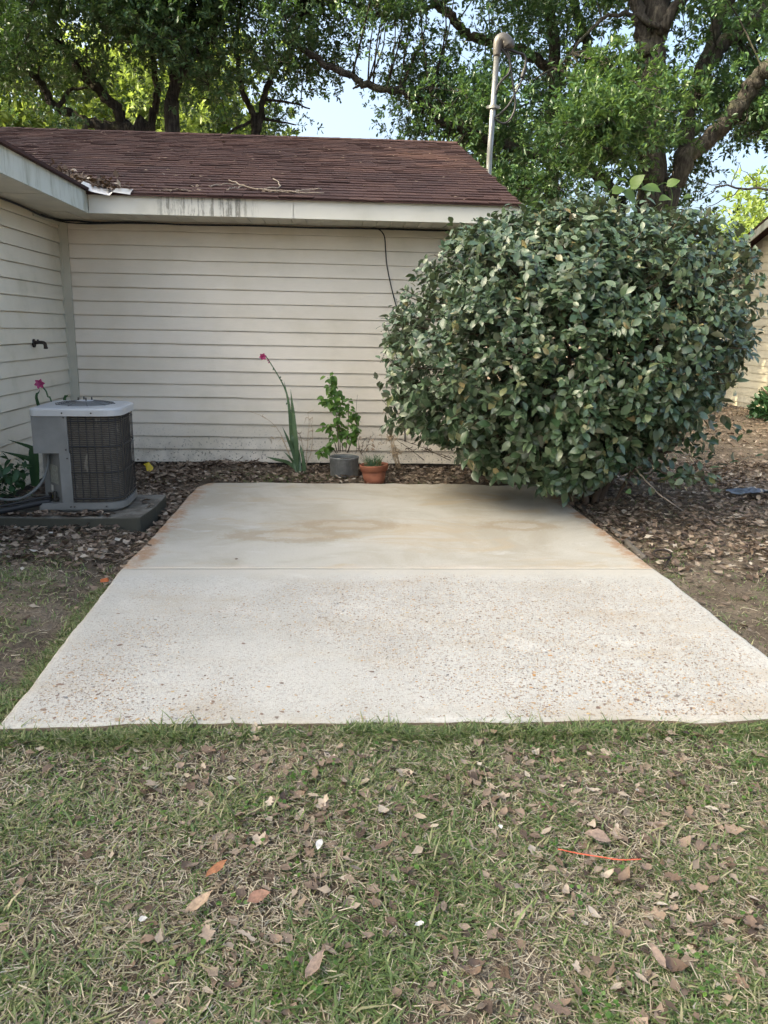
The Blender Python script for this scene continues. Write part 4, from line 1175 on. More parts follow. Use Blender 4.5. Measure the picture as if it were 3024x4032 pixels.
for s_, ye in ((1, ny1 + .4), (-1, ny0 - .4)):
    ze = nze - .4 / 3 - .004
    V = [(x_, y_, z_ + dz) for dz in (-.14, 0) for x_, y_, z_ in ((NX - ov, ye, ze), (NX - ov, nyr, nze + 1.536), (NX - ov + .02, nyr, nze + 1.536), (NX - ov + .02, ye, ze))]
    ob('rake_board', mesh('rake_board', V, [(0, 3, 2, 1), (4, 5, 6, 7), (0, 1, 5, 4), (1, 2, 6, 5), (2, 3, 7, 6), (3, 0, 4, 7)], M['fascia_wing']), nbr)
# small shrub at its foot
P0 = np.array([10.0, 4.9, -.03])
ns = thing('small_shrub', 'small dark green shrub at the foot of the neighbouring wall', 'shrub', tuple(P0))
n = 900
q = randdir(n) * (np.array([.50, .45, .42]) * rng.random((n, 1)) ** .4); q[:, 2] = np.abs(q[:, 2]) * 1.3 + .05
ld = unit(q + rng.normal(0, .3, q.shape))
V, F, r_ = scatter(*tmpl[1], q, frames(ld, leaf_normals(ld)), rng.uniform(.09, .15, n))
ob('foliage', mesh('foliage', V, F, M['blade_dark'], True, rnd=r_), ns, kind='stuff')
mb = MB()
for k in range(7): mb.tube(smooth_path([(0, 0, 0), (.1 * math.cos(k), .1 * math.sin(k), .25), (.4 * math.cos(k), .3 * math.sin(k), .55)], 3), .012, 5)
ob('stems', mb.me('stems', M['twig'], True), ns)

# ------------------------------------------------------------------ pots and plants by the wall
gp = np.array([2.64, -.545, -.005])
pot = thing('metal_pot', 'grey galvanised metal pot by the wall holding a leafy shrub', 'pot', tuple(gp))
ob('body', MB().lathe([(.001, .005), (.126, .005), (.129, .01), (.136, .172), (.140, .176), (.140, .184), (.134, .184), (.130, .17), (.128, .13)], (0, 0, 0), 32).me('body', M['galv'], True), pot)
ob('soil', MB().lathe([(.001, .158), (.07, .160), (.130, .150)], (0, 0, 0), 20).me('soil', M['soil'], True), pot)
ps = thing('potted_shrub', 'bright green leafy shrub growing in the galvanised pot', 'plant', tuple(gp + np.array([0, 0, .155])))
ps0 = gp + np.array([0, 0, .155])
plm = [mesh('leaf', *leaf_grid(5, .58, .01, .14, .35, .8, 20 + k), M['leaf_pot'], True) for k in range(3)]
def b5(x_, y_, Y): return px((900 + x_ / 1.843) * .5486, (1300 + y_ / 1.843) * .5486, Y=Y)
stems = [[(800, 880), (788, 700), (775, 560), (765, 450), (752, 300)], [(810, 880), (806, 650), (800, 550), (812, 440)], [(850, 880), (865, 760), (870, 600), (875, 500)], [(870, 880), (900, 760), (925, 680), (935, 600)],
         [(790, 890), (760, 780), (735, 700), (700, 715)], [(780, 890), (745, 850), (705, 870), (670, 890)], [(830, 880), (820, 780), (825, 730), (815, 690)], [(800, 700), (760, 560), (720, 510), (685, 500)], [(860, 890), (900, 800), (930, 750), (920, 700)], [(775, 470), (740, 430), (720, 340)]]
for st in stems:
    Yst = -.545 + random.uniform(-.05, .05)
    P = smooth_path([b5(a, b, Yst) for a, b in st], 5)
    ob('stem', MB().tube(P - ps0, np.linspace(.005, .002, len(P)), 5).me('stem', M['twig'], True), ps)
    m_ = len(P)
    nl = 24
    for k in range(nl):
        i = int(m_ * (.30 + .70 * k / nl)) if m_ > 1 else 0
        i = min(i, m_ - 1)
        dl = np.array([[random.uniform(-1, 1), random.uniform(-1, .4), random.uniform(-1.0, .15)]])
        Lp = P[i] - ps0 + rng.normal(0, .014, 3)
        o = ob('leaf', plm[k % 3], ps, Lp, None, (random.uniform(.05, .078),) * 3)
        o.rotation_euler = Matrix(frames(dl, np.array([[random.uniform(-.4, .4), -.6, .7]]))[0].tolist()).to_euler()
# terracotta pot
tp = np.array([2.915, -.815, -.02])
pot2 = thing('terracotta_pot', 'round terracotta pot with a wide rim at the back edge of the patio', 'pot', tuple(tp), 0)
pot2.rotation_euler = (0, R(-3), 0)
ob('body', MB().lathe([(.001, .004), (.088, .004), (.092, .01), (.112, .125), (.104, .125)], (0, 0, 0), 32).me('body', M['terracotta'], True), pot2)
ob('rim', MB().lathe([(.110, .116), (.122, .120), (.131, .168), (.131, .174), (.122, .175), (.116, .150), (.113, .14)], (0, 0, 0), 32).me('rim', M['terracotta'], True), pot2)
ob('soil', MB().lathe([(.001, .158), (.117, .150)], (0, 0, 0), 20).me('soil', M['soil'], True), pot2)
def blades(n, rad, hmin, hmax, wid, lean, mat, base, segs=4, droop=.5):
    """Tuft of thin curved blades, quads."""
    V, F = [], []
    for k in range(n):
        a = random.uniform(0, 6.283); r_ = rad * math.sqrt(random.random())
        p_ = np.array([r_ * math.cos(a), r_ * math.sin(a), 0]); h = random.uniform(hmin, hmax)
        ld_ = np.array([math.cos(a + random.gauss(0, .6)), math.sin(a + random.gauss(0, .6)), 0]) * random.uniform(.1, 1) * lean
        sd_ = unit(np.cross(ld_ + 1e-6, [0, 0, 1])); w = wid * random.uniform(.7, 1.2)
        i0 = len(V)
        for s_ in range(segs + 1):
            t = s_ / segs
            c = p_ + np.array([0, 0, h * (t - droop * lean * .5 * t * t)]) + ld_ * h * t * t
            V += [c - sd_ * w * (1 - t ** 2) / 2, c + sd_ * w * (1 - t ** 2) / 2 + 1e-5]
        for s_ in range(segs): F.append((i0 + 2 * s_, i0 + 2 * s_ + 1, i0 + 2 * s_ + 3, i0 + 2 * s_ + 2))
    return np.array(V), np.array(F), np.repeat(rng.random(n), 2 * (segs + 1))
pg = thing('potted_grass', 'tuft of thin dark green grassy leaves in the terracotta pot', 'plant', tuple(tp + np.array([-.02, 0, .155])))
V, F, r_ = blades(150, .08, .07, .15, .005, .9, 'blade', None)
ob('blades', mesh('blades', V, F, M['blade'], True, rnd=r_), pg, kind='stuff')
# gladiolus
def sword(pts, w):
    P = smooth_path(pts, 4); k = len(P)
    T = np.gradient(P, axis=0); s_ = unit(np.cross(T, [0.15, 1, 0]))
    ww = w * np.interp(np.linspace(0, 1, k), [0, .25, .7, 1], [.55, 1, .8, .02])
    V = np.concatenate([P - s_ * ww[:, None] / 2, P + np.array([0, -.004, 0]), P + s_ * ww[:, None] / 2])
    F = [(i, i + 1, k + i + 1, k + i) for i in range(k - 1)] + [(k + i, k + i + 1, 2 * k + i + 1, 2 * k + i) for i in range(k - 1)]
    return V, F
def flower(parent, c, s_):
    fm = mesh('petal', *leaf_grid(5, .75, .03, .2, .4, .8, 5), M['pink'], True)
    for k in range(6):
        a = k * 1.047 + .2
        dl = np.array([[math.cos(a) * .9, -.55, math.sin(a) * .8]])
        o = ob('petal', fm, parent, c, None, (s_,) * 3)
        o.rotation_euler = Matrix(frames(dl, np.array([[0, -1, .2]]))[0].tolist()).to_euler()
GY_ = -.45
g0 = np.array([2.225, GY_, -.02])
gl = thing('gladiolus', 'tall leaning gladiolus with sword leaves and one pink flower beside the pots', 'plant', tuple(g0))
for pts, w in (([(500, 1030), (490, 820), (470, 620), (450, 430)], .045), ([(510, 1035), (460, 820), (440, 560), (402, 370)], .034), ([(505, 1030), (470, 900), (430, 790), (390, 700)], .030), ([(520, 1035), (500, 900), (470, 800), (455, 750)], .05),
               ([(540, 1045), (545, 960), (530, 880), (520, 830)], .035), ([(560, 1060), (550, 980), (540, 930), (545, 880)], .03), ([(500, 1020), (430, 960), (350, 940), (270, 918)], .035), ([(490, 1030), (470, 960), (440, 920), (400, 880)], .025)):
    V, F = sword([b5(a, b, GY_ + random.uniform(-.03, .03)) - g0 for a, b in pts], w)
    ob('blade', mesh('blade', V, F, M['blade'], True), gl)
P = smooth_path([b5(a, b, GY_) - g0 for a, b in ((510, 1030), (480, 820), (440, 550), (410, 430), (365, 340), (320, 265), (285, 210), (262, 180))], 5)
ob('flower_stalk', MB().tube(P, np.linspace(.008, .004, len(P)), 6).me('flower_stalk', M['blade'], True), gl)
for a, b in ((283, 225), (290, 240), (322, 290), (372, 350), (380, 372), (418, 540)):
    ob('bud', MB().tube([b5(a + 6, b - 12, GY_) - g0, b5(a, b, GY_) - g0], [.008, .004], 6).me('bud', M['blade_dark'] if b > 260 else M['pink'], True), gl)
flower(gl, b5(250, 192, GY_) - g0, .038)
# second gladiolus behind the unit
h0 = np.array([.50, -1.52, -.02])
g2 = thing('gladiolus', 'small pink flowered gladiolus half hidden behind the air conditioner', 'plant', tuple(h0))
q = [h0 * 0, px(112, 850, Y=-1.52) - h0 + np.array([0, 0, -.1]), px(104, 858, Y=-1.52) - h0, px(100, 846, Y=-1.52) - h0, px(94, 838, Y=-1.52) - h0, px(88, 830, Y=-1.52) - h0]
ob('flower_stalk', MB().tube(smooth_path(q, 5), .006, 6).me('flower_stalk', M['blade'], True), g2)
flower(g2, px(87, 829, Y=-1.53) - h0, .045)
for pts in ([h0 * 0, px(84, 880, Y=-1.55) - h0, px(86, 842, Y=-1.55) - h0], [h0 * 0 + .01, px(140, 880, Y=-1.5) - h0, px(148, 852, Y=-1.5) - h0], [h0 * 0 - .01, np.array([-.1, -.1, .3]), np.array([-.12, -.22, .42])]):
    V, F = sword(pts, .03); ob('blade', mesh('blade', V, F, M['blade_dark'], True), g2)
# weeds left of the unit
w0 = np.array([.22, -2.12, -.03])
wd = thing('weed_clump', 'dark green sword leaves and leafy weeds between the unit and left wall', 'plant', tuple(w0))
Yw_ = -2.1
for pts, w in (([(75, 1045), (78, 985), (70, 968), (18, 950)], .04), ([(78, 1040), (76, 1000), (60, 990), (0, 974)], .045), ([(78, 1040), (76, 1010), (66, 1006), (32, 1004)], .03), ([(80, 1050), (76, 1000), (76, 970), (78, 960)], .06), ([(72, 1050), (70, 1010), (68, 975), (72, 962)], .05)):
    V, F = sword([px(a, b, Y=Yw_) - w0 for a, b in pts], w); ob('blade', mesh('blade', V, F, M['blade_dark'], True), wd)
n = 130
q = np.array([px(random.gauss(28, 16), random.gauss(1025, 18), Y=Yw_ + random.uniform(-.2, .2)) for _ in range(n)]) - w0
q[:, 2] = np.maximum(q[:, 2], .02)
ld = unit(rng.normal(size=(n, 3)) + np.array([0, -.4, -.1]))
V, F, r_ = scatter(*leaf_grid(4, .5, .02, .1, .3, .9, 9), q, frames(ld, leaf_normals(ld)), rng.uniform(.04, .09, n))
ob('leaves', mesh('leaves', V, F, M['blade_dark'], True, rnd=r_), wd, kind='stuff')
mb = MB()
for k in range(8):
    mb.tube(smooth_path([(random.uniform(-.1, .1), random.uniform(-.1, .1), 0), (random.uniform(-.2, .1), random.uniform(-.1, .1), .12), (random.uniform(-.25, .1), random.uniform(-.1, .1), .24)], 3), .003, 4)
ob('stems', mb.me('stems', M['blade_dark'], True), wd)
# dried stalks
def dry(name, label, base, lines, r=.004, mat='straw', Y=-.4):
    t = thing(name, label, 'dry plant', tuple(base))
    for pts in lines:
        P = smooth_path([b5(a, b, Y + random.uniform(-.06, .06)) - base for a, b in pts], 5, .002)
        ob('stalk', MB().tube(P, np.linspace(r, r * .4, len(P)), 4).me('stalk', M[mat], True), t)
    return t
def sprays(lines, n=5):
    out = list(lines)
    for pts in lines:
        for _ in range(n):
            a, b = pts[random.randrange(1, len(pts))]; sgn = random.choice((-1, 1))
            out.append([(a, b), (a + sgn * random.uniform(8, 25), b - random.uniform(0, 20)), (a + sgn * random.uniform(15, 45), b + random.uniform(-30, 40))])
    return out
dry('dried_grass', 'dried pale grass stalks arching left beside the gladiolus', np.array([2.20, -.42, -.02]), sprays([[(480, 1000), (400, 800), (340, 700), (270, 640), (160, 590)], [(470, 980), (400, 810), (370, 775), (330, 790)]], 3))
dry('dried_grass', 'thin upright dried stalk just right of the gladiolus', np.array([2.30, -.42, -.02]), sprays([[(560, 1000), (575, 800), (585, 680), (575, 600)], [(550, 980), (530, 800), (510, 750), (490, 760)], [(555, 990), (600, 880), (610, 740), (590, 650)]], 4))
dry('dried_grass', 'tangle of dried pale grass right of the terracotta pot', np.array([3.16, -.4, -.02]), sprays([[(1240, 1000), (1200, 860), (1180, 770), (1155, 600)], [(1230, 1000), (1190, 850), (1170, 780), (1090, 765)], [(1250, 1000), (1215, 880), (1190, 790), (1185, 690)], [(1220, 990), (1200, 900), (1160, 800), (1110, 830)], [(1240, 990), (1225, 900), (1200, 800), (1250, 760)], [(1215, 985), (1195, 920), (1185, 850), (1175, 790)]], 8))
dry('dead_plant', 'dark dead branching stem leaning right of the terracotta pot', np.array([3.66, -.35, -.02]), sprays([[(1610, 945), (1450, 870), (1330, 820), (1200, 780)], [(1420, 945), (1340, 880), (1270, 830), (1190, 775)], [(1620, 930), (1530, 900), (1430, 880), (1310, 860)]], 7), .004, 'twig', -.35)
dc = dry('dead_plant', 'withered curled stems between the two pots', np.array([2.80, -.62, .05]), [[(960, 900), (985, 800), (1040, 770), (1050, 740)], [(960, 900), (1020, 830), (1060, 850)], [(930, 880), (925, 700), (925, 560), (935, 470)], [(960, 890), (940, 800), (1000, 790)]], .0025, 'twig', -.62)
n = 26
q = np.array([b5(random.uniform(930, 1080), random.uniform(760, 890), -.62) for _ in range(n)]) - np.array([2.80, -.62, .05])
ld = randdir(n); V, F, r_ = scatter(*leaf_grid(4, .5, .08, .3, .6, .9, 4), q, frames(ld, leaf_normals(ld)), rng.uniform(.025, .05, n), rng.uniform(0, .4, n))
ob('withered_leaves', mesh('withered_leaves', V, F, M['litter'], True, rnd=r_), dc, kind='stuff')

# ------------------------------------------------------------------ grass, thatch and leaf litter
def in_slab(x, y, m_=.0): return (x > 1.37 - m_) & (x < 4.46 + m_) & (y > -5.08 - m_) & (y < -.93 + m_)
def in_pad(x, y): return (x > .2) & (x < 1.27) & (y > -2.48) & (y < -1.68)
def litter_w(x, y):
    """how much of the ground is leaf litter (1) rather than lawn (0)"""
    right = np.clip((y + 3.9 + .5 * (x - 4.6)) / 1.7, .22, 1) * (x > 4.4)
    left = np.clip((y + 3.7) / 1.0, 0, 1) * (x < 1.45)
    bed = (y > -1.0) * 1.0
    return np.clip(np.maximum(np.maximum(right, left), bed) + .5 * (vnoise(x, y, 2.2, 77) - .5), 0, 1)
def grass_region(n, x0, x1, y0, y1, dens):
    x = rng.uniform(x0, x1, n); y = rng.uniform(y0, y1, n)
    k = (rng.random(n) < dens(x, y)) & ~in_slab(x, y, -.0) & ~in_pad(x, y)
    return x[k], y[k]
def lawn(x, y):
    c = .45 * vnoise(x, y, 2.4, 50) + .55 * vnoise(x, y, 7.5, 51)
    return np.clip((c - .25) * 2.1, .18, 1) * np.clip(1.12 - .10 * (x - 2.2), .7, 1) * (1 - .88 * litter_w(x, y))
xs, ys = [], []
for args in ((30000, 1.3, 4.2, -6.45, -5.05), (16000, .2, 5.6, -7.6, -5.05), (9000, -1.5, 8, -9.5, -5.0), (9000, -.4, 1.40, -5.3, -2.2), (9500, 4.42, 7.2, -5.3, -1.4), (5000, 4.4, 11, -2, 8)):
    a, b = grass_region(*args, lawn); xs.append(a); ys.append(b)
# thicker fringe along the front edge of the slab
a = rng.uniform(1.30, 4.55, 5200); b = rng.uniform(-5.16, -5.085, 5200); k = vnoise(a, b, 3.2, 60) + .15 * rng.normal(size=5200) > .36; xs.append(a[k]); ys.append(b[k])
a = rng.uniform(1.28, 1.38, 700); b = rng.uniform(-5.1, -3.6, 700); xs.append(a); ys.append(b)
a = rng.uniform(.9, 3.7, 900); b = rng.uniform(-.92, -.45, 900); k = vnoise(a, b, 3, 61) > .55; xs.append(a[k]); ys.append(b[k])
x, y = np.concatenate(xs), np.concatenate(ys)
# blades come in tufts of 3
x = np.repeat(x, 3) + rng.normal(0, .008, len(x) * 3); y = np.repeat(y, 3) + rng.normal(0, .008, len(y) * 3)
k = ~in_slab(x, y, -.01) & ~in_pad(x, y); x, y = x[k], y[k]
N = len(x)
z = ground(x, y) - .004
h = rng.uniform(.015, .042, N) * (.75 + .5 * vnoise(x, y, 5, 53)); h[rng.random(N) < .06] *= 1.6; fr_edge = (np.abs(y + 5.11) < .05) & (x > 1.3) & (x < 4.6); h[fr_edge] *= 1.5
az = rng.uniform(0, 2 * np.pi, N); lean = rng.uniform(.4, 1.9, N)
ld = np.stack([np.cos(az), np.sin(az), np.zeros(N)], -1); sd_ = np.stack([-np.sin(az), np.cos(az), np.zeros(N)], -1)
wd_ = rng.uniform(.0028, .0062, N)
long_ = (rng.random(N) < .06) & (x < 3.3) & (y < -5.3); h[long_] *= 1.5; wd_[long_] *= 1.3
P0_ = np.stack([x, y, z], -1)
ring = []
for t, wf in ((0, .8), (.5, 1.0), (1.0, .0)):
    c = P0_ + np.array([0, 0, 1]) * (h * (t - .36 * lean * t * t))[:, None] + ld * (h * lean * t ** 1.6)[:, None]
    if wf > 0: ring += [c - sd_ * (wd_ * wf / 2)[:, None], c + sd_ * (wd_ * wf / 2)[:, None]]
    else: ring.append(c)
V = np.stack(ring, 1)                                    # N,5,3
tf = np.array([(0, 1, 3), (0, 3, 2), (2, 3, 4)])
F = (tf[None] + (np.arange(N) * 5)[:, None, None]).reshape(-1, 3)
gr_ = np.clip(.42 + .22 * rng.normal(size=N) + .25 * (vnoise(x, y, 1.5, 55) - .5) + .05 * (x - 2.8), 0, 1)
ob('grass', mesh('grass', V.reshape(-1, 3), F, M['grass'], False, rnd=np.repeat(gr_, 5)), None, label='short patchy green grass of the yard', cat='grass', kind='stuff')
print('grass blades', N)
# dead straw between the blades
xs, ys = [], []
for args in ((76000, 1.2, 4.3, -6.5, -5.05), (14000, 0, 6, -7.8, -5.0), (9000, -.4, 1.38, -5.3, -2.4), (11000, 4.45, 7.2, -5.3, -1.4)):
    a, b = grass_region(*args, lambda x, y: .35 + .6 * vnoise(x, y, 3, 66)); xs.append(a); ys.append(b)
x, y = np.concatenate(xs), np.concatenate(ys); N = len(x)
az = rng.uniform(0, 6.283, N); el = rng.normal(.06, .22, N)
dd_ = np.stack([np.cos(az) * np.cos(el), np.sin(az) * np.cos(el), np.sin(el)], -1)
STR = (np.array([(-.5, 0, 0), (.5, 0, 0), (.35, 1, .0), (-.35, 1, .0)]), np.array([(0, 1, 2, 3)]))
ln = rng.uniform(.012, .045, N)
V, F, r_ = scatter(*STR, np.stack([x, y, ground(x, y) + rng.uniform(0, .014, N)], -1), frames(dd_, leaf_normals(dd_)), np.stack([rng.uniform(.0015, .0034, N), ln, ln], -1))
ob('thatch', mesh('thatch', V, F, M['thatch'], rnd=r_), None, label='pale dead straw lying between the grass blades', cat='thatch', kind='stuff')

# small broad-leaved weeds in the lawn
n = 900
cx_ = rng.uniform(1.2, 4.4, 90); cy_ = rng.uniform(-6.5, -5.15, 90); k = rng.integers(0, 90, n)
x = cx_[k] + rng.normal(0, .035, n); y = cy_[k] + rng.normal(0, .03, n)
dd_ = randdir(n) * np.array([1, 1, .25])
V, F, r_ = scatter(*leaf_grid(4, .95, .01, .08, .1, .7, 2), np.stack([x, y, ground(x, y) + rng.uniform(.012, .032, n)], -1), frames(dd_, leaf_normals(dd_, (0, 0, 1), .3)), rng.uniform(.008, .018, n))
ob('clover', mesh('clover', V, F, M['leaf_pot'], True, rnd=r_), None, label='small round leaved clover in the foreground lawn', cat='clover', kind='stuff')
# fallen leaves
def dead_leaf(seed, lobes=0, wid=.42, curl=.3, rows=7):
    """curled dry leaf: midrib and two outlines"""
    r_ = np.random.default_rng(seed); V = []
    cv = r_.uniform(-.6, 1) * curl; tw_ = r_.uniform(-.5, .5)
    for i in range(rows):
        t = i / (rows - 1)
        w = wid * .5 * (math.sin(math.pi * t ** .85) ** .8 if 0 < t < 1 else .02)
        if lobes and 0 < i < rows - 1: w *= 1.35 if i % 2 else .62
        zc = cv * (t - .5) ** 2 * 1.3
        for sx in (-1, 0, 1):
            V.append((sx * w * r_.uniform(.85, 1.1), t + (.04 * r_.normal() if sx else 0), zc + abs(sx) * w * r_.uniform(.05, .55) + sx * w * tw_ * (t - .5)))
    F = []
    for i in range(rows - 1):
        for c in range(2):
            a = i * 3 + c; F.append((a, a + 1, a + 4, a + 3))
    return np.array(V), np.array(F)
dl_t = [dead_leaf(k, k % 2, .40 + .12 * (k % 3), .5, 4) for k in range(8)]
def litter_region(n, x0, x1, y0, y1, dens):
    x = rng.uniform(x0, x1, n); y = rng.uniform(y0, y1, n)
    k = (rng.random(n) < dens(x, y)) & ~in_slab(x, y, .005) & ~in_pad(x, y) & ~((y > -.03) & (x < 4.05)) & ~((y > -.6) & (x < .05)) & ~(x < .03)
    return x[k], y[k]
xs, ys = [], []
for args in ((7500, .03, 1.36, -3.4, -.03), (1500, .03, 1.36, -5.4, -3.4), (3800, .6, 4.3, -.92, -.03), (14000, 4.48, 7.4, -3.6, .5), (3600, 4.52, 7.0, -5.2, -2.6), (9000, 4.1, 10.6, .3, 9), (2600, 6, 10.5, -4, .5)):
    a, b = litter_region(*args, lambda x, y: .05 + .95 * litter_w(x, y) ** 1.3 * (.45 + .55 * vnoise(x, y, 3, 91))); xs.append(a); ys.append(b)
a, b = litter_region(8000, .3, 6, -7.4, -5.1, lambda x, y: .10 + .9 * np.clip((vnoise(x, y, 1.6, 93) - .35) * 2 + .25 * (x - 2.6), 0, 1)); xs.append(a); ys.append(b)
x, y = np.concatenate(xs), np.concatenate(ys); N = len(x)
far = np.clip((y + 1) / 6, 0, 1)
pr = []
az = rng.uniform(0, 6.283, N)
dd_ = np.stack([np.cos(az), np.sin(az), rng.normal(0, .22, N)], -1)
fr_ = frames(dd_, leaf_normals(dd_, (0, 0, 1), .33))
sz = rng.uniform(.030, .068, N) * (1 + .35 * far) * np.where((y < -5.1), .72, 1)
zz = ground(x, y) + np.where(y < -5.1, rng.uniform(.002, .022, N), rng.uniform(.0, .022, N)) + .012 * litter_w(x, y)
lr = np.clip(rng.beta(1.7, 2.2, N), 0, 1)
for k in range(8):
    pr.append(scatter(*dl_t[k], np.stack([x, y, zz], -1)[k::8], fr_[k::8], sz[k::8], lr[k::8]))
V, F, r_ = joined(pr)
ob('leaf_litter', mesh('leaf_litter', V, F, M['litter'], True, rnd=r_), None, label='carpet of dry brown fallen leaves over the bare soil', cat='leaf litter', kind='stuff')
print('litter', N)
# litter drifted on the pad
n = 170
x = np.concatenate([rng.uniform(.28, 1.0, n - 50), rng.uniform(.3, 1.22, 50)]); y = np.concatenate([rng.normal(-2.40, .03, n - 50), rng.uniform(-2.45, -1.75, 50)])
k = (x > .26) & (x < 1.22) & (y < -1.74) & (y > -2.46) & ~((x > .46) & (x < 1.10) & (y > -2.34) & (y < -1.72)); x, y = x[k], y[k]; n = len(x)
az = rng.uniform(0, 6.283, n); dd_ = np.stack([np.cos(az), np.sin(az), rng.normal(0, .2, n)], -1)
V, F, r_ = scatter(*dl_t[2], np.stack([x, y, .058 + rng.uniform(0, .012, n)], -1), frames(dd_, leaf_normals(dd_, (0, 0, 1), .25)), rng.uniform(.035, .065, n))
ob('leaf_litter', mesh('leaf_litter', V, F, M['litter'], True, rnd=r_), None, label='dry leaves drifted along the front of the concrete pad', cat='leaf litter', kind='stuff')
# 288 leaves lying singly in the foreground lawn
fl_me = [mesh('fallen_leaf', *dead_leaf(100 + k, k % 2, .38 + .14 * (k % 3), .95), M['litter_fg'], True) for k in range(10)]
cnt = 0
while cnt < 288:
    y = -6.42 + 1.34 * random.random(); x = random.uniform(1.2, 4.4)
    dens = .12 + .8 * max(0, min(1, (float(vnoise(x, y, 1.7, 93)) - .38) * 2.2 + .30 * (x - 2.7)))
    if random.random() > dens: continue
    s_ = random.uniform(.028, .066)
    o = ob('fallen_leaf', fl_me[cnt % 10], None, (x, y, float(ground(x, y)) + random.uniform(.004, .020)), None, (s_,) * 3, 'dry brown leaf lying in the foreground grass', 'leaf', 'fallen leaves in the foreground grass')
    a = random.uniform(0, 6.283)
    o.rotation_euler = Matrix(frames(np.array([[math.cos(a), math.sin(a), random.gauss(.05, .18)]]), np.array([[random.gauss(0, .25), random.gauss(-.1, .25), 1]]))[0].tolist()).to_euler()
    cnt += 1
def special(xpx, ypx, ang, s_, label, mat, wid=.38, seed=0, curl=.35):
    c = px(xpx, ypx, Zp=-.125)
    V, F = dead_leaf(300 + seed, 0, wid, curl); V = V - np.array([0, .5, 0])
    o = ob('fallen_leaf', mesh('fallen_leaf', V, F, mat, True), None, (c[0], c[1], float(ground(c[0], c[1])) + .038), None, (s_,) * 3, label, 'leaf')
    o.rotation_euler = Matrix(frames(np.array([[math.cos(ang), math.sin(ang), .12]]), np.array([[-.1, -.35, 1]]))[0].tolist()).to_euler()
mm = flat('magnolia_leaf', (.30, .125, .055), .35, .5, var=.35, sc=60)
mt = flat('tan_leaf', (.36, .255, .175), .55, var=.35, sc=70); mw_ = flat('white_leaf', (.48, .47, .45), .5, var=.3, sc=60); mg = flat('greyish_leaf', (.25, .18, .14), .6, var=.35, sc=70)
special(468, 1891, R(50), .072, 'glossy orange brown leaf standing out in the left foreground grass', mm, .36, 1)
special(432, 1966, R(48), .088, 'long pale tan leaf lying just below the glossy orange brown one', mt, .36, 2)
special(690, 1843, R(75), .042, 'small whitish leaf in the middle of the foreground grass', mw_, .5, 3)
special(1420, 2075, R(100), .075, 'narrow brown leaf near the bottom right of the lawn', mg, .3, 4)
special(680, 2095, R(60), .085, 'long brown leaf near the bottom centre of the lawn', mg, .34, 5)
special(1290, 1820, R(160), .075, 'broad curled brown leaf just left of the orange line', mg, .55, 6)
special(560, 1955, R(20), .058, 'broad reddish brown leaf right of the long tan leaf', flat('red_brown_leaf', (.24, .13, .09), .5, var=.35, sc=70), .6, 7)
special(310, 2000, R(10), .022, 'tiny white petal lying low left of centre', mw_, .7, 8)

# ------------------------------------------------------------------ small things lying about
def onground(pts, up=.02): return [np.array([x, y, float(ground(x, y)) + up]) for x, y in pts]
q = [px(a, b, Zp=-.115) for a, b in ((1205, 1838), (1250, 1843), (1300, 1849), (1340, 1856), (1385, 1858))]
ob('trimmer_line', MB().tube(smooth_path(onground([(a[0], a[1]) for a in q], .028), 5), .0017, 6).me('trimmer_line', M['orange'], True), None, label='short bright orange plastic line lying in the grass', cat='plastic line')
q = [(4.535, -1.2), (4.555, -1.82), (4.560, -2.42), (4.530, -2.98), (4.515, -3.1)]
ob('buried_pipe', MB().tube(smooth_path(onground(q, .012), 5), .021, 9).me('buried_pipe', M['clay_pipe'], True), None, label='old grey pipe lying along the right edge of the patio', cat='pipe')
a = np.linspace(0, 6.0, 26)
c = np.array([4.545, -3.27, .03])
Pq = np.stack([c[0] + .010 + .055 * np.cos(a), c[1] + .03 * np.sin(a), c[2] + .018 * np.sin(a) + .01], -1)
Pq = np.concatenate([Pq, [[c[0] - .0, c[1] - .05, -.05]]])
ob('metal_ring', MB().tube(Pq, .0075, 7).me('metal_ring', M['iron'], True), None, label='rusty iron ring at the right edge of the patio joint', cat='ring')
def stick(pts, r, label, mat='twig', name='fallen_stick'):
    P = smooth_path(pts, 5, r * .3)
    ob(name, MB().tube(P, np.linspace(r, r * .5, len(P)), 6).me(name, M[mat], True), None, label=label, cat='stick')
stick([px(1372, 1012, Y=-1.9), px(1410, 1055, Y=-2.05), px(1455, 1090, Y=-2.2), px(1482, 1107, Zp=-.01)], .007, 'thin pale stick leaning from the shrub down to the soil', 'twig_pale')
stick([px(1418, 1055, Zp=-.01) + np.array([0, 0, .2]), px(1440, 1092, Zp=-.005), px(1505, 1105, Zp=-.005)], .006, 'dark stick lying under the right side of the shrub')
stick([px(1545, 1990, Zp=-.12), px(1530, 1995, Zp=-.12), px(1500, 2003, Zp=-.12)], .006, 'short dark stick in the right foreground lawn')
stick([(1.30, -2.93, -.03), (1.37, -2.95, .01), (1.44, -3.0, .012)], .008, 'small dark stick poking onto the left edge of the patio')
stick([px(1385, 1100, Zp=-.01), px(1430, 1108, Zp=-.01)], .008, 'short split pale stick beside the old pipe', 'twig_pale')
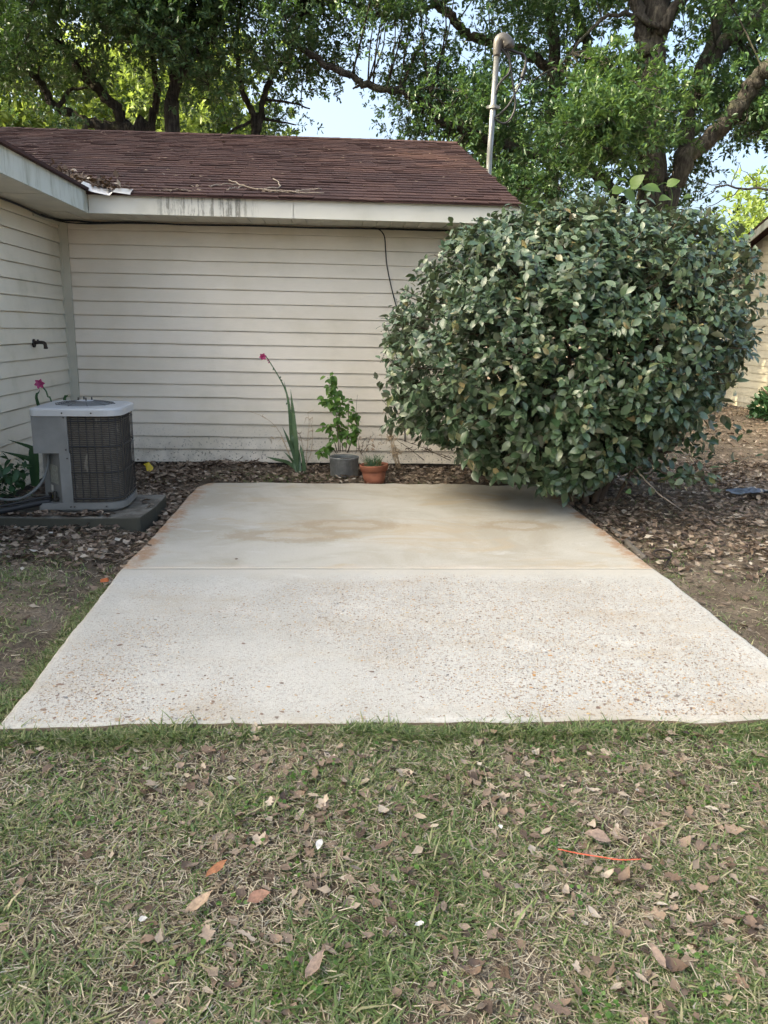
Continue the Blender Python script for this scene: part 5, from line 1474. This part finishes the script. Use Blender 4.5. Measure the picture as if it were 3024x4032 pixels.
# blue plastic
cc = px(1630, 1072, Zp=-.01)
gxx, gyy = np.meshgrid(np.linspace(-.22, .22, 12), np.linspace(-.10, .10, 8))
zz = .03 + .05 * rng.random(gxx.shape) * np.exp(-(gxx / .16) ** 2)
V = np.stack([gxx + .02 * rng.normal(size=gxx.shape), gyy + .015 * rng.normal(size=gxx.shape), zz], -1).reshape(-1, 3)
ix = np.arange(96).reshape(8, 12)
F = np.stack([ix[:-1, :-1], ix[:-1, 1:], ix[1:, 1:], ix[1:, :-1]], -1).reshape(-1, 4)
ob('plastic_sheet', mesh('plastic_sheet', V, F, M['blue']), None, (cc[0], cc[1], -.01), label='crumpled bluish plastic sheet on the leaf litter at the right edge', cat='plastic')
V = [(-.05, 0, .0), (.0, .01, .025), (.05, .03, .0), (.07, -.02, -.03), (-.01, -.015, .0), (.02, -.02, -.02)]
ob('plastic_scrap', mesh('plastic_scrap', np.array(V) * np.array([1, 1, 1.6]), [(0, 4, 1), (1, 4, 5, 2), (2, 5, 3)], M['yellow']), None, (.815, -.49, .062), (0, .3, -.5), label='small yellow plastic scrap in the leaves near the house corner', cat='plastic')
mb = MB().add([(0, 0, 0), (.07, .005, 0), (.075, .045, 0), (.01, .04, 0), (.005, .002, .028), (.06, .008, .034), (.066, .04, .030), (.014, .036, .022)], [(0, 3, 2, 1), (4, 5, 6, 7), (0, 1, 5, 4), (1, 2, 6, 5), (2, 3, 7, 6), (3, 0, 4, 7)])
ob('brick_chip', mb.me('brick_chip', M['brick']), None, (1.30, -3.58, -.035), (0, 0, .2), (.6, .6, .6), label='orange brick chip tucked against the left edge of the patio', cat='brick')
for i, (a, b, s_) in enumerate(((110, 1158, .02), (905, 2005, .012), (1080, 1805, .010))):
    c = px(a, b, Zp=-.03 if b < 1300 else -.13)
    V, F = dead_leaf(500 + i, 0, .6, .3)
    ob('white_scrap', mesh('white_scrap', V - np.array([0, .5, 0]), F, M['white']), None, (c[0], c[1], float(ground(c[0], c[1])) + .028), (0, 0, 1.2 * i + .8), (s_ * 2.2,) * 3,
       ['white scrap on the leaves in front of the concrete pad', 'tiny white scrap low in the middle of the lawn', 'tiny white scrap in the grass near the front edge of the patio'][i], 'scrap')
# few crumbs on the slab
for i, (a, b) in enumerate(((510, 1211), (1100, 1047), (1118, 1055), (1185, 1052))):
    c = px(a, b, Zp=.0); V, F = dead_leaf(600 + i, 0, .5, .5)
    ob('leaf_crumb', mesh('leaf_crumb', V, F, M['litter'], True), None, (c[0], c[1], .006), (0, 0, i * 1.3), (.035,) * 3, label=['tiny dark leaf bit alone on the rear patio panel', 'leaf bit at the back edge of the patio left of the shrub', 'curled leaf bit on the patio under the shrub edge', 'leaf bit nearest the shrub shadow on the patio'][i], cat='leaf')
# ------------------------------------------------------------------ debris on the roof
def on_roof(x, y, up=.012): return np.array([x, y, roofz(y)]) + n_ * up
n = 1200
t = rng.random(n)
vx = WX - .0 - t * 1.25 + np.abs(rng.normal(0, .15, n)) + .06; vy = EAVE + .03 + t * 1.25 + rng.normal(0, .03, n)
P = np.stack([vx, vy, roofz(vy) + .02 + rng.uniform(0, .03, n)], -1)
dd_ = randdir(n) * np.array([1, 1, .3]); fr_ = frames(dd_, leaf_normals(dd_, (0, -.3, 1), .3))
V, F, r_ = joined([scatter(*dl_t[k], P[k::4], fr_[k::4], rng.uniform(.04, .075, len(P[k::4])), np.clip(rng.beta(4, 1.5, len(P[k::4])), 0, .95)) for k in range(4)])
ob('valley_leaves', mesh('valley_leaves', V, F, M['litter'], True, rnd=r_), None, label='drift of tan leaves in the roof valley above the left corner', cat='leaf litter', kind='stuff')
n = 90
x = rng.uniform(-1.2, 4.0, n); y = rng.uniform(-.5, 3.7, n); k = x > WX - (y - EAVE) + .1; x, y = x[k], y[k]; n = len(x)
for cx_, cy_, m_ in ((1.15, -.40, 30), (1.3, -.2, 8), (2.05, -.33, 45), (1.15, .35, 10)):
    x = np.concatenate([x, rng.normal(cx_, .10, m_)]); y = np.concatenate([y, rng.normal(cy_, .035, m_)])
y = np.maximum(y, EY + .02); n = len(x)
az = rng.uniform(0, 6.283, n); dd_ = np.stack([np.cos(az), np.sin(az), np.sin(az) * PITCH], -1)
V, F, r_ = scatter(*dl_t[1], np.stack([x, y, roofz(y) + .016], -1), frames(dd_, leaf_normals(dd_, n_, .2)), rng.uniform(.03, .06, n), rng.uniform(.5, 1, n))
ob('roof_leaves', mesh('roof_leaves', V, F, M['litter'], True, rnd=r_), None, label='scattered dry leaves lying on the brown shingles', cat='leaf litter', kind='stuff')
dt = thing('dead_twig', 'forked dead twig lying on the shingles above the eave', 'twig', tuple(on_roof(2.0, -.35)))
d0 = on_roof(2.0, -.35)
for pts in ([(1.55, .15), (1.72, -.15), (1.9, -.30), (2.15, -.36), (2.45, -.38)], [(1.72, -.15), (1.65, -.28), (1.6, -.36)], [(1.9, -.30), (2.05, -.10), (1.95, .3)], [(2.15, -.36), (2.3, -.25), (2.42, -.2)], [(1.66, -.05), (1.5, -.12), (1.42, -.2)]):
    ob('twig', MB().tube(smooth_path([on_roof(a, b, .02) - d0 for a, b in pts], 4, .006), .0055, 5).me('twig', M['twig_pale'], True), dt)
print('done objects', len(bpy.data.objects))
